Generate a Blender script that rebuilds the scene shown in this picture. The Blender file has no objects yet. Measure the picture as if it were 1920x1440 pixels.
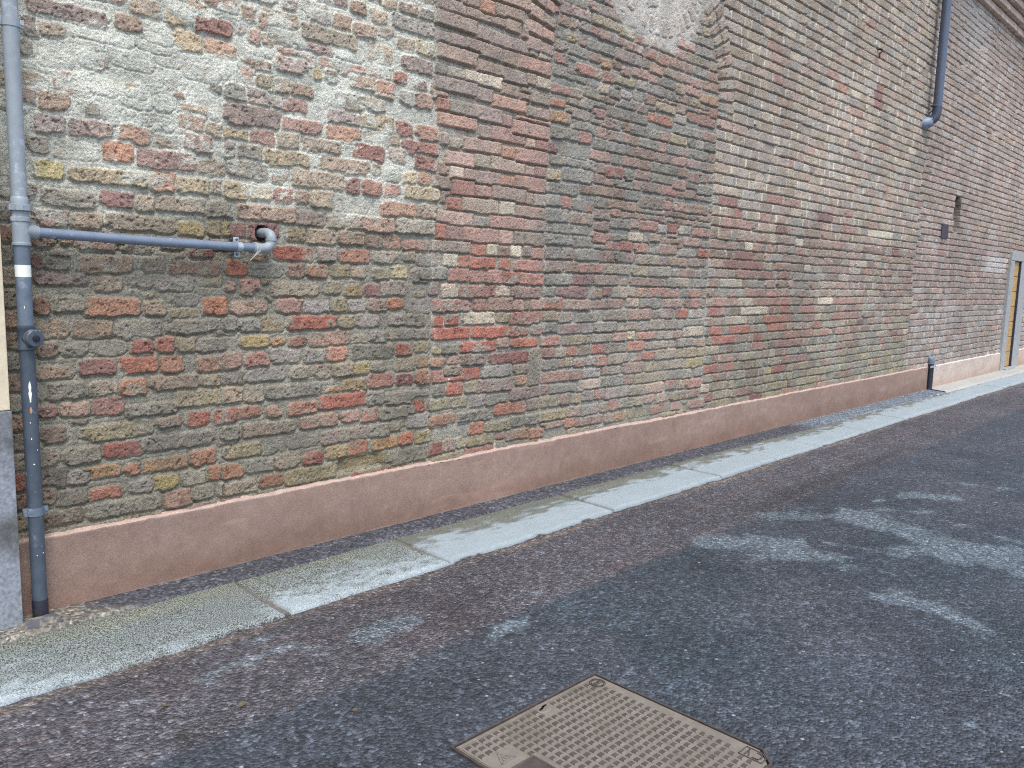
import bpy, bmesh, math, random
import numpy as np
from mathutils import Matrix, Vector

random.seed(7)
RNG = np.random.default_rng(11)
scene = bpy.context.scene
COL = scene.collection

# ------------------------------------------------------------------ survey of the place
# camera solved from the wall's courses, the verticals and the square cover; metres, x along the wall, y into it, z up
F = 1540.0
_X = np.array([1470, -165, F]); _X = _X/np.linalg.norm(_X)
_D = np.array([-300, 11700, F]); _D = _D-_X*(_D@_X); _D = _D/np.linalg.norm(_D)
_Y = np.cross(-_D, _X)
ROT = np.array([_X, _Y, -_D])
EYE = np.array([0.0, 0.0, 1.5])
D = 3.792                                            # distance to the brick wall's plane
def ray(px, py): return ROT@np.array([px-960, py-720, F])
def ground(px, py, z=0.0):
    r = ray(px, py); return r*((z-1.5)/r[2])+EYE
def wall(px, py, y=D):
    r = ray(px, py); return r*(y/r[1])+EYE
def project(p):
    c = ROT.T@(np.asarray(p, float)-EYE); return np.array([960+F*c[0]/c[2], 720+F*c[1]/c[2], c[2]])

def s2l(c):
    c = np.asarray(c, float)/255.0
    return np.where(c <= 0.04045, c/12.92, ((c+0.055)/1.055)**2.4)

# ------------------------------------------------------------------ noise
_T = [RNG.random((256, 256)) for _ in range(8)]
def vnoise(x, y, s=0):
    t = _T[s % 8]; x = x+37.7*s; y = y+91.3*s
    xi = np.floor(x).astype(np.int64); yi = np.floor(y).astype(np.int64)
    fx = x-xi; fy = y-yi
    fx = fx*fx*(3-2*fx); fy = fy*fy*(3-2*fy)
    a = xi & 255; b = (xi+1) & 255; c = yi & 255; d = (yi+1) & 255
    return (t[a, c]*(1-fx)+t[b, c]*fx)*(1-fy)+(t[a, d]*(1-fx)+t[b, d]*fx)*fy
def fbm(x, y, s=0, o=4, g=0.5):
    r = 0; a = 1; n = 0
    for k in range(o):
        r = r+a*vnoise(x*2**k, y*2**k, s+k); n += a; a *= g
    return r/n*2-1
def sstep(a, b, x):
    t = np.clip((x-a)/(b-a), 0, 1); return t*t*(3-2*t)

# ------------------------------------------------------------------ object helpers
def link(o, parent=None):
    COL.objects.link(o)
    if parent: o.parent = parent
    return o
def tag(o, label, cat, group=None):
    o['label'] = label; o['category'] = cat
    if group: o['group'] = group
    return o
def thing(name, label, cat, loc=(0, 0, 0), group=None):
    o = bpy.data.objects.new(name, None); o.location = loc; o.empty_display_size = 0.1
    link(o); return tag(o, label, cat, group)
def place(o, parent):                                # keeps world coordinates of the mesh under an Empty at parent's location
    o.data.transform(Matrix.Translation(-Vector(parent.location)))
    o.parent = parent
    return o
def mesh_np(name, verts, quads, mat, smooth=True, attrs=None, kind=None, parent=None):
    me = bpy.data.meshes.new(name)
    n = len(verts); f = len(quads)
    me.vertices.add(n); me.vertices.foreach_set('co', np.ascontiguousarray(verts, np.float32).ravel())
    me.loops.add(f*4); me.loops.foreach_set('vertex_index', np.ascontiguousarray(quads, np.int32).ravel())
    me.polygons.add(f)
    me.polygons.foreach_set('loop_start', np.arange(0, f*4, 4, dtype=np.int32))
    me.polygons.foreach_set('use_smooth', np.full(f, smooth))
    me.update(calc_edges=True)
    for k, v in (attrs or {}).items():
        if v.ndim == 2:
            a = me.attributes.new(k, 'FLOAT_COLOR', 'POINT')
            rgba = np.ones((n, 4), np.float32); rgba[:, :3] = v
            a.data.foreach_set('color', rgba.ravel())
        else:
            a = me.attributes.new(k, 'FLOAT', 'POINT'); a.data.foreach_set('value', v.astype(np.float32))
    me.materials.append(mat)
    o = bpy.data.objects.new(name, me); link(o)
    if parent: place(o, parent)
    if kind: o['kind'] = kind
    return o
def obj_bm(name, bm, mat, parent=None, smooth=False, kind=None):
    me = bpy.data.meshes.new(name); bmesh.ops.recalc_face_normals(bm, faces=bm.faces); bm.to_mesh(me); bm.free()
    for m in (mat if isinstance(mat, (list, tuple)) else [mat]): me.materials.append(m)
    if smooth:
        me.polygons.foreach_set('use_smooth', [True]*len(me.polygons))
        try: me.set_sharp_from_angle(angle=math.radians(40))
        except Exception: pass
    o = bpy.data.objects.new(name, me); link(o)
    if parent: place(o, parent)
    if kind: o['kind'] = kind
    return o
def box(bm, x0, x1, y0, y1, z0, z1, bev=0.0, mi=0):
    vs = [bm.verts.new(p) for p in [(x0,y0,z0),(x1,y0,z0),(x1,y1,z0),(x0,y1,z0),(x0,y0,z1),(x1,y0,z1),(x1,y1,z1),(x0,y1,z1)]]
    fs = [bm.faces.new([vs[i] for i in q]) for q in [(0,3,2,1),(4,5,6,7),(0,1,5,4),(1,2,6,5),(2,3,7,6),(3,0,4,7)]]
    for f in fs: f.material_index = mi
    if bev:
        r = bmesh.ops.bevel(bm, geom=list({e for f in fs for e in f.edges}), offset=bev, segments=2, affect='EDGES', profile=0.6)
        for f in r['faces']: f.material_index = mi
def sweep(bm, pts, radii, seg=28, cap=True, mi=0):
    pts = [Vector(p) for p in pts]; n = len(pts); rings = []
    if not hasattr(radii, '__len__'): radii = [radii]*n
    up = None
    for i, p in enumerate(pts):
        a = pts[max(i-1, 0)]; b = pts[min(i+1, n-1)]
        t = b-a
        if t.length < 1e-7: t = (pts[min(i+2, n-1)]-pts[max(i-2, 0)])
        t.normalize()
        if up is None:
            up = Vector((0, -1, 0)) if abs(t.y) < 0.9 else Vector((0, 0, 1))
        up = (up-t*up.dot(t)).normalized(); s = t.cross(up)
        rings.append([bm.verts.new(p+(up*math.cos(q)+s*math.sin(q))*radii[i]) for q in [2*math.pi*k/seg for k in range(seg)]])
    for i in range(n-1):
        for k in range(seg):
            f = bm.faces.new([rings[i][k], rings[i][(k+1) % seg], rings[i+1][(k+1) % seg], rings[i+1][k]]); f.material_index = mi
    if cap:
        for r, fl in ((rings[0], True), (rings[-1], False)):
            f = bm.faces.new(r[::-1] if fl else r); f.material_index = mi
def arc(a, b, c, n=8):                               # quadratic fillet through corner b
    a, b, c = Vector(a), Vector(b), Vector(c)
    return [a*(1-t)**2+b*2*t*(1-t)+c*t*t for t in [i/n for i in range(n+1)]]
def lathe(bm, x, y, prof, seg=28, mi=0):             # prof: (z, r) upwards round a vertical axis
    sweep(bm, [(x, y, z) for z, r in prof], [r for z, r in prof], seg, True, mi)

# ------------------------------------------------------------------ materials
def new_mat(name):
    m = bpy.data.materials.new(name); m.use_nodes = True
    nt = m.node_tree; nt.nodes.clear()
    out = nt.nodes.new('ShaderNodeOutputMaterial'); b = nt.nodes.new('ShaderNodeBsdfPrincipled')
    nt.links.new(b.outputs[0], out.inputs[0]); return m, nt, b
def N(nt, typ, **kw):
    n = nt.nodes.new(typ)
    for k, v in kw.items():
        if k in n.inputs: n.inputs[k].default_value = v
        else: setattr(n, k, v)
    return n
def coords(nt):
    return N(nt, 'ShaderNodeNewGeometry').outputs['Position']
def noise(nt, co, scale, detail=4, rough=0.55):
    n = N(nt, 'ShaderNodeTexNoise', Scale=scale, Detail=detail, Roughness=rough); nt.links.new(co, n.inputs['Vector']); return n.outputs['Fac']
def ramp(nt, fac, stops):
    r = N(nt, 'ShaderNodeValToRGB'); e = r.color_ramp.elements
    for i, (p, c) in enumerate(stops):
        if i > 1: e.new(p)
    for i, (p, c) in enumerate(stops):
        e[i].position = p; e[i].color = (*c, 1) if hasattr(c, '__len__') else (c, c, c, 1)
    nt.links.new(fac, r.inputs[0]); return r.outputs[0]
def mulc(nt, a, b, typ='MULTIPLY', fac=1.0):
    m = N(nt, 'ShaderNodeMix', data_type='RGBA', blend_type=typ)
    for s, v in ((m.inputs[6], a), (m.inputs[7], b)):
        if hasattr(v, 'links') or hasattr(v, 'is_linked'): nt.links.new(v, s)
        else: s.default_value = (*v, 1)
    if hasattr(fac, 'is_linked'): nt.links.new(fac, m.inputs[0])
    else: m.inputs[0].default_value = fac
    return m.outputs[2]
def bump(nt, b, h, dist, strength=1.0, prev=None):
    n = N(nt, 'ShaderNodeBump', Strength=strength, Distance=dist); nt.links.new(h, n.inputs['Height'])
    if prev: nt.links.new(prev, n.inputs['Normal'])
    nt.links.new(n.outputs[0], b.inputs['Normal']); return n.outputs[0]
def attr(nt, name):
    return N(nt, 'ShaderNodeAttribute', attribute_name=name)

def mat_brick():
    m, nt, b = new_mat('weathered_brick'); co = coords(nt)
    a = attr(nt, 'col').outputs['Color']
    n1 = noise(nt, co, 95, 5, 0.65); n2 = noise(nt, co, 320, 3, 0.6)
    c = mulc(nt, a, ramp(nt, n1, [(0.28, 0.58), (0.46, 0.98), (0.75, 1.34)]))
    c = mulc(nt, c, ramp(nt, n2, [(0.25, 0.72), (0.5, 1.0), (0.75, 1.28)]))
    nt.links.new(c, b.inputs['Base Color']); b.inputs['Roughness'].default_value = 0.92; b.inputs['Specular IOR Level'].default_value = 0.2
    p = bump(nt, b, n1, 0.015, 1.0)
    bump(nt, b, n2, 0.003, 0.8, p)
    return m
def mat_attr(name, rough=0.9, spec=0.2, scales=((140, 0.75, 1.25),), bd=0.002, bs=0.6):
    m, nt, b = new_mat(name); co = coords(nt); c = attr(nt, 'col').outputs['Color']; last = None
    for s, lo, hi in scales:
        n = noise(nt, co, s, 5, 0.6); last = n
        c = mulc(nt, c, ramp(nt, n, [(0.3, lo), (0.7, hi)]))
    nt.links.new(c, b.inputs['Base Color']); b.inputs['Roughness'].default_value = rough; b.inputs['Specular IOR Level'].default_value = spec
    bump(nt, b, last, bd, bs); return m
def mat_plain(name, rgb, rough=0.6, spec=0.4, metal=0.0, var=0.2, scale=30, bd=0.001, dirt=None, dscale=9, dth=(0.5, 0.7), bs=0.5):
    m, nt, b = new_mat(name); co = coords(nt); n = noise(nt, co, scale, 5, 0.6)
    c = mulc(nt, tuple(s2l(rgb)), ramp(nt, n, [(0.3, 1-var), (0.7, 1+var)]))
    if dirt is not None:
        d = noise(nt, co, dscale, 6, 0.65); c = mulc(nt, c, tuple(s2l(dirt)), 'MIX', ramp(nt, d, [(dth[0], 0.0), (dth[1], 1.0)]))
    nt.links.new(c, b.inputs['Base Color']); b.inputs['Roughness'].default_value = rough
    b.inputs['Metallic'].default_value = metal; b.inputs['Specular IOR Level'].default_value = spec
    bump(nt, b, n, bd, bs); return m
def mat_asphalt():
    m, nt, b = new_mat('worn_asphalt'); co = coords(nt); a = attr(nt, 'col').outputs['Color']; rgh = attr(nt, 'coarse').outputs['Fac']
    v = N(nt, 'ShaderNodeTexVoronoi', Scale=84.0); nt.links.new(co, v.inputs['Vector'])
    v2 = N(nt, 'ShaderNodeTexVoronoi', Scale=46.0); nt.links.new(co, v2.inputs['Vector'])
    sep = N(nt, 'ShaderNodeSeparateColor'); nt.links.new(v.outputs['Color'], sep.inputs[0])
    sep2 = N(nt, 'ShaderNodeSeparateColor'); nt.links.new(v2.outputs['Color'], sep2.inputs[0])
    c = mulc(nt, a, ramp(nt, sep.outputs[0], [(0.0, 0.50), (0.55, 0.93), (0.88, 1.36), (1.0, 2.1)]))
    v3 = N(nt, 'ShaderNodeTexVoronoi', Scale=41.0); nt.links.new(co, v3.inputs['Vector']); sep3 = N(nt, 'ShaderNodeSeparateColor'); nt.links.new(v3.outputs['Color'], sep3.inputs[0])
    c = mulc(nt, c, ramp(nt, sep3.outputs[2], [(0.0, 0.72), (0.7, 1.0), (1.0, 1.4)]))
    n2 = noise(nt, co, 30, 6, 0.7)
    c = mulc(nt, c, ramp(nt, n2, [(0.3, 0.72), (0.7, 1.3)]))
    # scattered pale chippings: rare big cells, only their middles
    rare = ramp(nt, sep2.outputs[1], [(0.984, 0.0), (0.996, 1.0)])
    mid = ramp(nt, v2.outputs['Distance'], [(0.28, 1.0), (0.36, 0.0)])
    k = mulc(nt, rare, mid)
    c = mulc(nt, c, tuple(s2l((150, 158, 160))), 'MIX', k)
    nt.links.new(c, b.inputs['Base Color']); b.inputs['Specular IOR Level'].default_value = 0.45
    rr = ramp(nt, sep.outputs[1], [(0.0, 0.42), (1.0, 0.8)]); nt.links.new(rr, b.inputs['Roughness'])
    h = N(nt, 'ShaderNodeMath', operation='MULTIPLY'); nt.links.new(v.outputs['Distance'], h.inputs[0]); nt.links.new(rgh, h.inputs[1])
    p = bump(nt, b, h.outputs[0], -0.013, 1.0)
    bump(nt, b, noise(nt, co, 240, 3, 0.6), 0.003, 0.7, p)
    return m
def mat_granite():
    m, nt, b = new_mat('granite'); co = coords(nt); a = attr(nt, 'col').outputs['Color']; s = attr(nt, 'speckle').outputs['Fac']
    n = noise(nt, co, 170, 3, 0.7)
    sp = ramp(nt, n, [(0.43, 0.12), (0.53, 0.95), (0.64, 1.3)])
    c = mulc(nt, a, mulc(nt, a, sp), 'MIX', s)
    n3 = noise(nt, co, 420, 2, 0.5); c = mulc(nt, c, ramp(nt, n3, [(0.3, 0.82), (0.7, 1.15)]))
    nt.links.new(c, b.inputs['Base Color']); b.inputs['Roughness'].default_value = 0.75; b.inputs['Specular IOR Level'].default_value = 0.35
    bump(nt, b, n, 0.0035, 0.7); return m
def mat_wood():
    m, nt, b = new_mat('honey_wood'); co = coords(nt)
    mp = N(nt, 'ShaderNodeMapping'); mp.inputs['Scale'].default_value = (3, 3, 40); nt.links.new(co, mp.inputs['Vector'])
    n = noise(nt, mp.outputs[0], 2.0, 5, 0.6)
    nt.links.new(ramp(nt, n, [(0.3, tuple(s2l((150, 120, 76)))), (0.7, tuple(s2l((206, 170, 112))))]), b.inputs['Base Color'])
    b.inputs['Roughness'].default_value = 0.55; return m

ALB_WALL, ALB_PLINTH, ALB_ROAD, ALB_KERB = 1.0, 0.90, 0.74, 0.62
WALL_SAT = 0.62
SUN_EL, SUN_AZ, SUN, SUN_ANG, SKY, EXPO = 60.0, -24.0, 1.15, 26.0, 0.15, 0.86

# ------------------------------------------------------------------ the bricks one can tell apart, surveyed panel by panel
# each block: origin and scale of the survey sheet, then cx,cy,w,h,colours of single bricks on it
PAL = dict(r=(160,99,82), R=(178,99,74), m=(140,84,82), o=(180,118,82), p=(142,120,113), t=(166,148,122), g=(136,131,116), y=(164,146,94),
           Y=(170,156,80), c=(202,188,160), k=(174,136,120), d=(116,108,98), b=(140,139,129), l=(162,154,150), n=(148,121,99), w=(190,184,172))
SURVEY = [
(40,0,4.8,"410,110,690,115,p 75,240,150,160,pd 1120,75,240,140,t 1570,40,170,90,t 1400,170,190,130,yt 1730,240,330,120,mr 960,210,240,110,n 1235,300,220,150,gt 1500,375,240,150,yt 1790,440,260,110,ot 270,270,210,100,t 40,430,100,130,g 290,540,300,80,n 650,555,230,110,tk 1320,550,190,65,t 1180,705,140,90,b 1380,725,130,130,b 450,750,330,160,pk 730,785,230,110,t 1020,820,170,80,ny 1750,800,100,50,g 1820,655,40,90,g 60,860,120,100,p 300,920,280,140,n 640,985,120,80,g 1140,1085,60,40,g 1400,880,100,80,n 1540,1000,230,90,t 250,1110,270,150,pl 620,1170,370,150,p 1010,1220,260,140,on 1530,1120,240,140,kt 1790,1180,260,100,t 480,1330,420,130,n 870,1370,270,150,o 1590,1300,240,150,k 150,1300,170,140,g"),
(420,0,4.8,"225,120,140,110,n 345,190,90,120,n 275,330,130,110,k 390,360,90,80,t 580,40,130,90,kl 870,180,180,130,gl 1065,210,170,120,n 1210,70,130,90,n 1260,285,190,110,kt 1395,150,130,110,t 1500,40,120,70,t 1660,90,160,100,nd 1830,150,140,110,d 940,330,480,120,tg 1700,230,380,110,gl 1400,480,220,140,t 1365,630,110,110,k 1740,590,280,110,p 1585,700,110,80,r 1650,400,180,90,t 1820,440,160,110,yt 150,670,190,160,ko 380,750,180,120,gy 530,780,120,120,t 610,590,280,110,kl 840,660,60,110,y 960,690,100,100,g 700,820,180,90,n 1290,760,330,100,n 1455,810,150,140,ok 100,830,190,130,b 315,880,200,140,nl 590,940,290,100,rp 1650,880,130,110,p 1790,910,150,110,nk 1140,920,300,130,gd 1370,950,150,110,gt 250,1050,510,160,p 1080,1080,290,130,pl 1390,1110,290,130,yt 700,1150,350,115,rp 1090,1210,320,115,on 1620,1165,150,120,rm 1820,1200,200,110,ok 120,1220,230,100,ty 355,1250,220,130,rp 590,1280,210,140,tg 870,1320,350,110,ng 1320,1250,130,110,t 1520,1280,120,90,t 1300,1375,270,125,Rm 1760,1340,310,105,mr"),
(40,240,4.8,"1300,290,500,140,pm 240,370,270,140,YY 800,440,720,105,yt 1280,490,230,150,o 90,560,80,110,n 420,640,480,130,g 880,650,320,120,m 1130,680,180,110,t 1450,690,440,110,t 1780,750,200,140,g 280,810,350,130,pk 600,840,280,130,t 1080,860,620,120,gt 1530,910,220,110,y 1790,900,210,130,yg 1710,340,240,130,t 1550,520,300,110,ty 1820,530,200,110,t 200,1030,180,70,p 680,1060,340,70,p 1040,1080,260,70,d 1620,1125,190,65,m 340,1150,150,80,g 760,1230,460,130,tn 1190,1230,200,120,gt 1560,1260,430,110,n 150,1200,90,130,od 330,1230,200,90,g 350,1360,480,85,p"),
(420,240,4.8,"70,200,130,120,pl 230,220,210,110,g 560,280,400,120,yt 1090,340,450,110,nt 850,470,460,130,t 1560,250,150,110,lt 1810,320,190,105,mr 1160,520,110,120,m 1335,540,150,115,r 1375,370,70,80,n 1675,460,120,110,yt 1800,460,100,100,on 210,380,340,130,gb 100,570,200,130,yt 320,580,200,115,yc 530,600,170,105,r 700,620,120,85,n 890,640,200,130,t 1150,680,300,110,kl 1580,740,320,110,on 1830,760,180,120,n 1780,590,300,95,yt 390,770,530,115,kt 780,820,230,115,pd 1010,840,150,100,gt 1320,870,410,120,kn 1720,890,350,105,g 30,900,80,110,y 160,920,160,120,rp 360,940,250,140,pm 650,960,150,115,yg 890,980,260,120,t 1150,990,240,110,nt 1360,1020,150,105,gn 1520,1030,140,105,nk 1760,1060,300,85,k 620,1130,350,110,Rr 930,1140,150,115,kl 1180,1150,260,105,ko 1450,1160,220,95,t 1680,1160,110,75,t 1830,1190,180,85,t 120,1260,170,120,Ro 380,1280,280,100,gd 660,1280,150,110,kn 840,1290,170,105,no 1060,1290,170,105,yg 1210,1300,120,85,t 1570,1310,140,125,Yc 1420,1310,140,95,yg 1800,1330,200,105,dg"),
(40,480,4.8,"180,450,130,140,od 820,460,490,140,on 1740,450,200,140,o 1200,470,170,125,t 1380,250,300,100,gl 780,250,230,120,tg 430,440,260,115,g 290,650,260,140,tn 660,660,370,130,nt 1060,660,390,140,bg 1510,640,370,105,g 1820,630,220,135,bg 240,850,180,115,dn 480,840,200,100,bg 790,830,290,105,gt 1090,820,180,120,rm 1300,800,140,115,r 1500,800,180,115,yg 1720,800,240,105,g 290,1050,310,95,nt 680,1000,310,120,rp 1060,980,330,130,ro 1360,970,180,135,no 1770,970,350,115,on 430,1210,410,140,g 770,1190,250,125,tg 1010,1180,210,130,on 1380,1140,430,110,gn 1710,1120,180,85,yg 170,1250,70,120,yg 500,1380,300,105,kt 790,1350,260,140,rp 1180,1380,450,90,g 1650,1270,500,125,yg 230,1400,170,100,rp"),
(420,480,4.8,"60,280,80,60,pk 240,280,160,130,k 640,300,400,105,yl 980,290,130,105,yg 1170,310,150,95,yn 1340,310,140,105,pm 1530,290,220,115,lt 1890,290,80,105,p 230,460,310,105,kt 600,450,240,115,k 840,460,250,85,l 1050,440,140,105,yg 1200,450,150,90,lg 1390,440,160,100,kg 1550,430,130,75,o 1750,450,210,105,l 430,610,200,120,ty 800,600,440,105,rR 1110,590,150,105,yg 1300,580,200,105,lg 1570,570,150,95,gl 1730,580,150,100,g 60,610,120,115,bg 230,620,180,105,b 280,770,270,85,y 490,770,110,60,yo 670,770,140,75,nr 960,740,350,110,nk 1400,730,150,100,lg 1650,700,380,80,g 1630,840,140,90,rR 1780,815,110,80,yg 70,940,170,125,kn 300,930,190,120,rp 560,900,240,105,gl 820,900,160,105,lg 1020,880,170,115,ko 1340,860,370,105,g 100,1100,200,100,g 370,1070,330,105,gl 690,1050,150,105,gt 890,1040,170,115,kn 1110,1020,250,105,gt 1250,1010,140,90,y 1390,1000,120,80,g 1650,970,210,100,t 1795,950,100,90,yo 1410,1120,210,115,rk 1625,1110,150,85,m 1790,1090,120,115,on 90,1250,180,125,t 280,1250,160,125,gt 640,1210,500,105,bg 980,1220,150,70,yo 1170,1170,220,115,ny 720,1370,250,105,ko 1070,1300,420,110,Rr 1370,1280,150,110,gb 1650,1270,370,95,g 1775,1340,140,105,rR 1310,1430,160,110,rk 1550,1410,300,95,g 160,1410,330,85,rn 450,1400,140,80,kn 1140,1430,160,70,k"),
(40,720,4.8,"860,420,620,125,yg 1330,340,210,75,or 1590,310,190,125,R 1840,290,200,115,rR 560,640,320,130,g 930,590,350,115,mR 1430,510,620,115,gd 1850,480,160,105,g 280,460,240,140,dn 730,790,350,95,yo 1300,720,430,100,oy 1000,770,130,80,on 1640,660,210,120,no 1890,620,100,80,yg 300,850,260,160,dg 520,840,160,120,pl 760,990,260,110,or 1300,890,230,130,Yy 1570,840,220,125,gb 1080,920,180,95,gl 1810,790,240,115,no 470,1030,240,140,gd 230,1010,150,120,dn 940,1100,640,120,gb 1420,1030,250,130,nk 1640,970,170,105,gb 1860,940,150,115,gl 350,1200,400,120,dn"),
(420,720,4.8,"400,400,480,105,gn 860,330,330,105,nk 1140,290,150,85,k 70,440,150,105,g 180,600,310,105,yg 420,570,120,105,kr 715,500,260,115,kr 1090,460,410,110,nl 1400,410,190,105,gb 1560,370,120,85,gt 1750,330,200,105,bl 1460,530,240,85,yo 1640,490,110,100,or 1800,480,120,115,y 90,780,180,120,no 340,730,270,110,gb 580,690,210,120,gt 800,670,170,90,rm 1020,610,200,105,ny 1210,580,160,120,or 1230,700,430,90,yd 1660,640,350,115,bg 1880,590,90,105,mr 430,870,200,95,on 780,810,440,120,gy 150,930,290,105,gt"),
(780,0,6.0,"470,100,180,135,p 780,170,420,135,np 630,20,200,80,n 810,80,160,125,o 1050,150,310,120,n 1090,300,150,105,n 450,250,460,135,np 770,390,160,130,p 1060,490,400,130,p 1320,570,90,105,g 1440,620,130,105,gt 320,430,140,115,dp 470,470,160,130,p 760,560,400,135,np 1060,660,160,135,n 1330,740,360,130,rk 470,620,430,135,nk 770,760,160,125,n 1060,850,390,130,np 1310,900,120,105,tn 1430,940,140,105,yl 300,800,140,130,d 460,840,190,125,g 760,900,390,115,ct 1060,1020,180,115,n 1400,1110,200,110,gn 440,970,450,130,pd 770,1070,170,125,p 1060,1170,370,115,ko 1310,1260,100,100,g 1420,1290,130,100,pk 300,1180,110,125,Ro 470,1210,180,130,gd 760,1280,390,140,p 1050,1370,150,105,rp 1320,1400,360,90,kr 460,1370,420,115,ko 1800,780,240,95,r 1620,1010,200,85,rk 1790,1050,110,85,t 1590,1160,140,70,o 1620,1320,220,105,oy 1750,430,90,70,y"),
(790,240,4.8,"550,165,340,95,kn 310,140,100,75,t 790,70,310,105,rp 985,130,80,85,k 1085,150,110,95,r 1180,175,70,85,m 980,20,320,105,kr 345,280,250,105,k 545,300,130,95,tg 790,340,330,105,kt 780,220,110,85,o 990,260,290,105,kr 980,395,80,80,kn 1075,405,100,85,rp 320,410,120,95,ck 550,450,320,105,kp 775,490,110,95,ro 985,510,280,115,kr 370,540,190,115,r 550,570,130,85,Rp 790,600,300,105,np 980,640,70,90,n 1065,655,100,95,gp 300,690,140,105,R 535,705,330,115,tn 770,730,130,115,cg 980,770,270,105,kn 310,820,330,110,k 545,850,140,85,gd 770,860,300,105,rk 1015,890,180,105,kp 180,930,100,115,R 300,950,140,105,pr 545,970,320,115,rk 770,985,130,105,k 970,1000,270,105,gn 260,1075,350,95,kn 515,1105,130,95,Ro 650,1100,110,85,ct 760,1110,130,70,n 850,1110,80,80,c 960,1110,80,80,p 1050,1130,100,80,rk 95,1185,200,105,t 275,1200,140,115,c 410,1210,130,105,Ro 550,1220,220,95,R 750,1235,90,105,Ro 970,1240,260,85,Rk 340,1325,180,95,Rk 510,1335,130,95,rk 660,1340,140,105,rk 815,1350,150,95,r 945,1355,90,85,Rk 1050,1365,100,85,Rk 110,1310,240,90,bg 1290,60,260,95,g 1470,90,110,85,kr 1370,200,240,115,tg 1185,420,110,85,ty 1400,430,270,105,bg 1260,550,280,85,bg 1185,650,120,85,b 1305,675,100,95,rk 1400,690,90,85,g 1500,710,80,80,r 1230,790,190,105,b 1440,820,200,85,nt 1340,920,310,85,bg 1250,1010,240,85,bg 1450,1030,160,85,g 1240,1120,240,95,pn 1460,1140,150,95,bg 1200,1250,150,85,pn 1360,1250,110,85,n 1470,1255,90,75,rk 1250,1360,240,85,gb 1470,1370,180,85,pm"),
(790,520,4.234,"235,105,140,95,ck 450,115,280,85,rk 655,115,110,75,ck 830,120,230,75,kp 245,225,290,85,rk 470,220,100,75,kr 640,215,200,85,nk 770,220,70,75,k 920,220,80,75,k 245,340,100,75,R 450,325,260,75,ct 655,320,110,65,yg 835,325,240,85,rk 235,445,290,75,R 455,435,90,75,R 595,435,150,75,R 730,430,120,70,R 825,430,50,50,rk 915,415,80,70,kr 455,550,270,68,R 650,520,90,60,k 820,520,210,58,Ro 130,580,60,50,y 230,570,110,60,g 140,680,120,60,ot 260,660,60,60,nk 410,650,180,75,np 690,645,310,75,mr 910,710,85,280,gt 600,745,230,75,gl 790,730,120,68,gt 250,740,120,60,gn 580,855,270,85,pk 795,815,80,60,ot 830,920,230,75,p 265,885,120,85,R 395,870,90,80,yg 220,1000,290,68,yg 450,980,110,85,lg 600,970,170,75,g 710,1040,240,75,Ro 890,1005,90,75,ng 420,1105,270,75,g 245,1120,60,70,on 140,1140,140,75,no 230,1230,290,95,pd 440,1200,110,85,Ro 610,1180,210,68,yg 770,1140,90,68,g 880,1130,90,68,g 120,1360,120,85,rm 230,1330,90,80,pk 320,1310,70,75,y 470,1290,200,68,yd 730,1250,110,68,no 820,1240,70,60,on 920,1235,100,58,o"),
(1000,300,3.629,"545,85,110,62,r 640,105,60,58,g 1130,120,90,56,kr 985,170,80,56,k 1150,205,120,56,g 800,290,160,74,gn 905,310,60,48,kr 1015,325,130,53,kn 1130,340,100,53,kn 560,365,60,45,ok 590,435,140,57,bg 690,435,50,50,k 785,450,120,57,rk 875,470,60,50,l 940,465,60,53,r 1025,480,80,48,tl 1140,495,110,48,kr 695,525,90,48,ct 830,530,70,43,t 1080,560,120,48,k 545,590,90,57,kr 630,590,80,57,r 730,600,90,53,ko 905,610,140,57,kn 1155,635,80,48,r 180,635,190,66,pn 370,645,160,66,bg 505,660,100,66,np 590,660,70,58,dg 660,670,55,58,p 780,680,150,57,tg 885,690,55,50,p 985,695,130,48,n 1115,700,120,48,gn 130,725,120,66,pn 345,735,70,53,rk 430,740,85,53,rk 570,745,170,57,tg 725,755,110,57,by 860,760,140,57,g 180,815,190,62,gb 345,815,130,57,pm 500,820,160,57,gn 750,830,200,48,np 985,835,140,53,gt 1120,840,110,48,g"),
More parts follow.
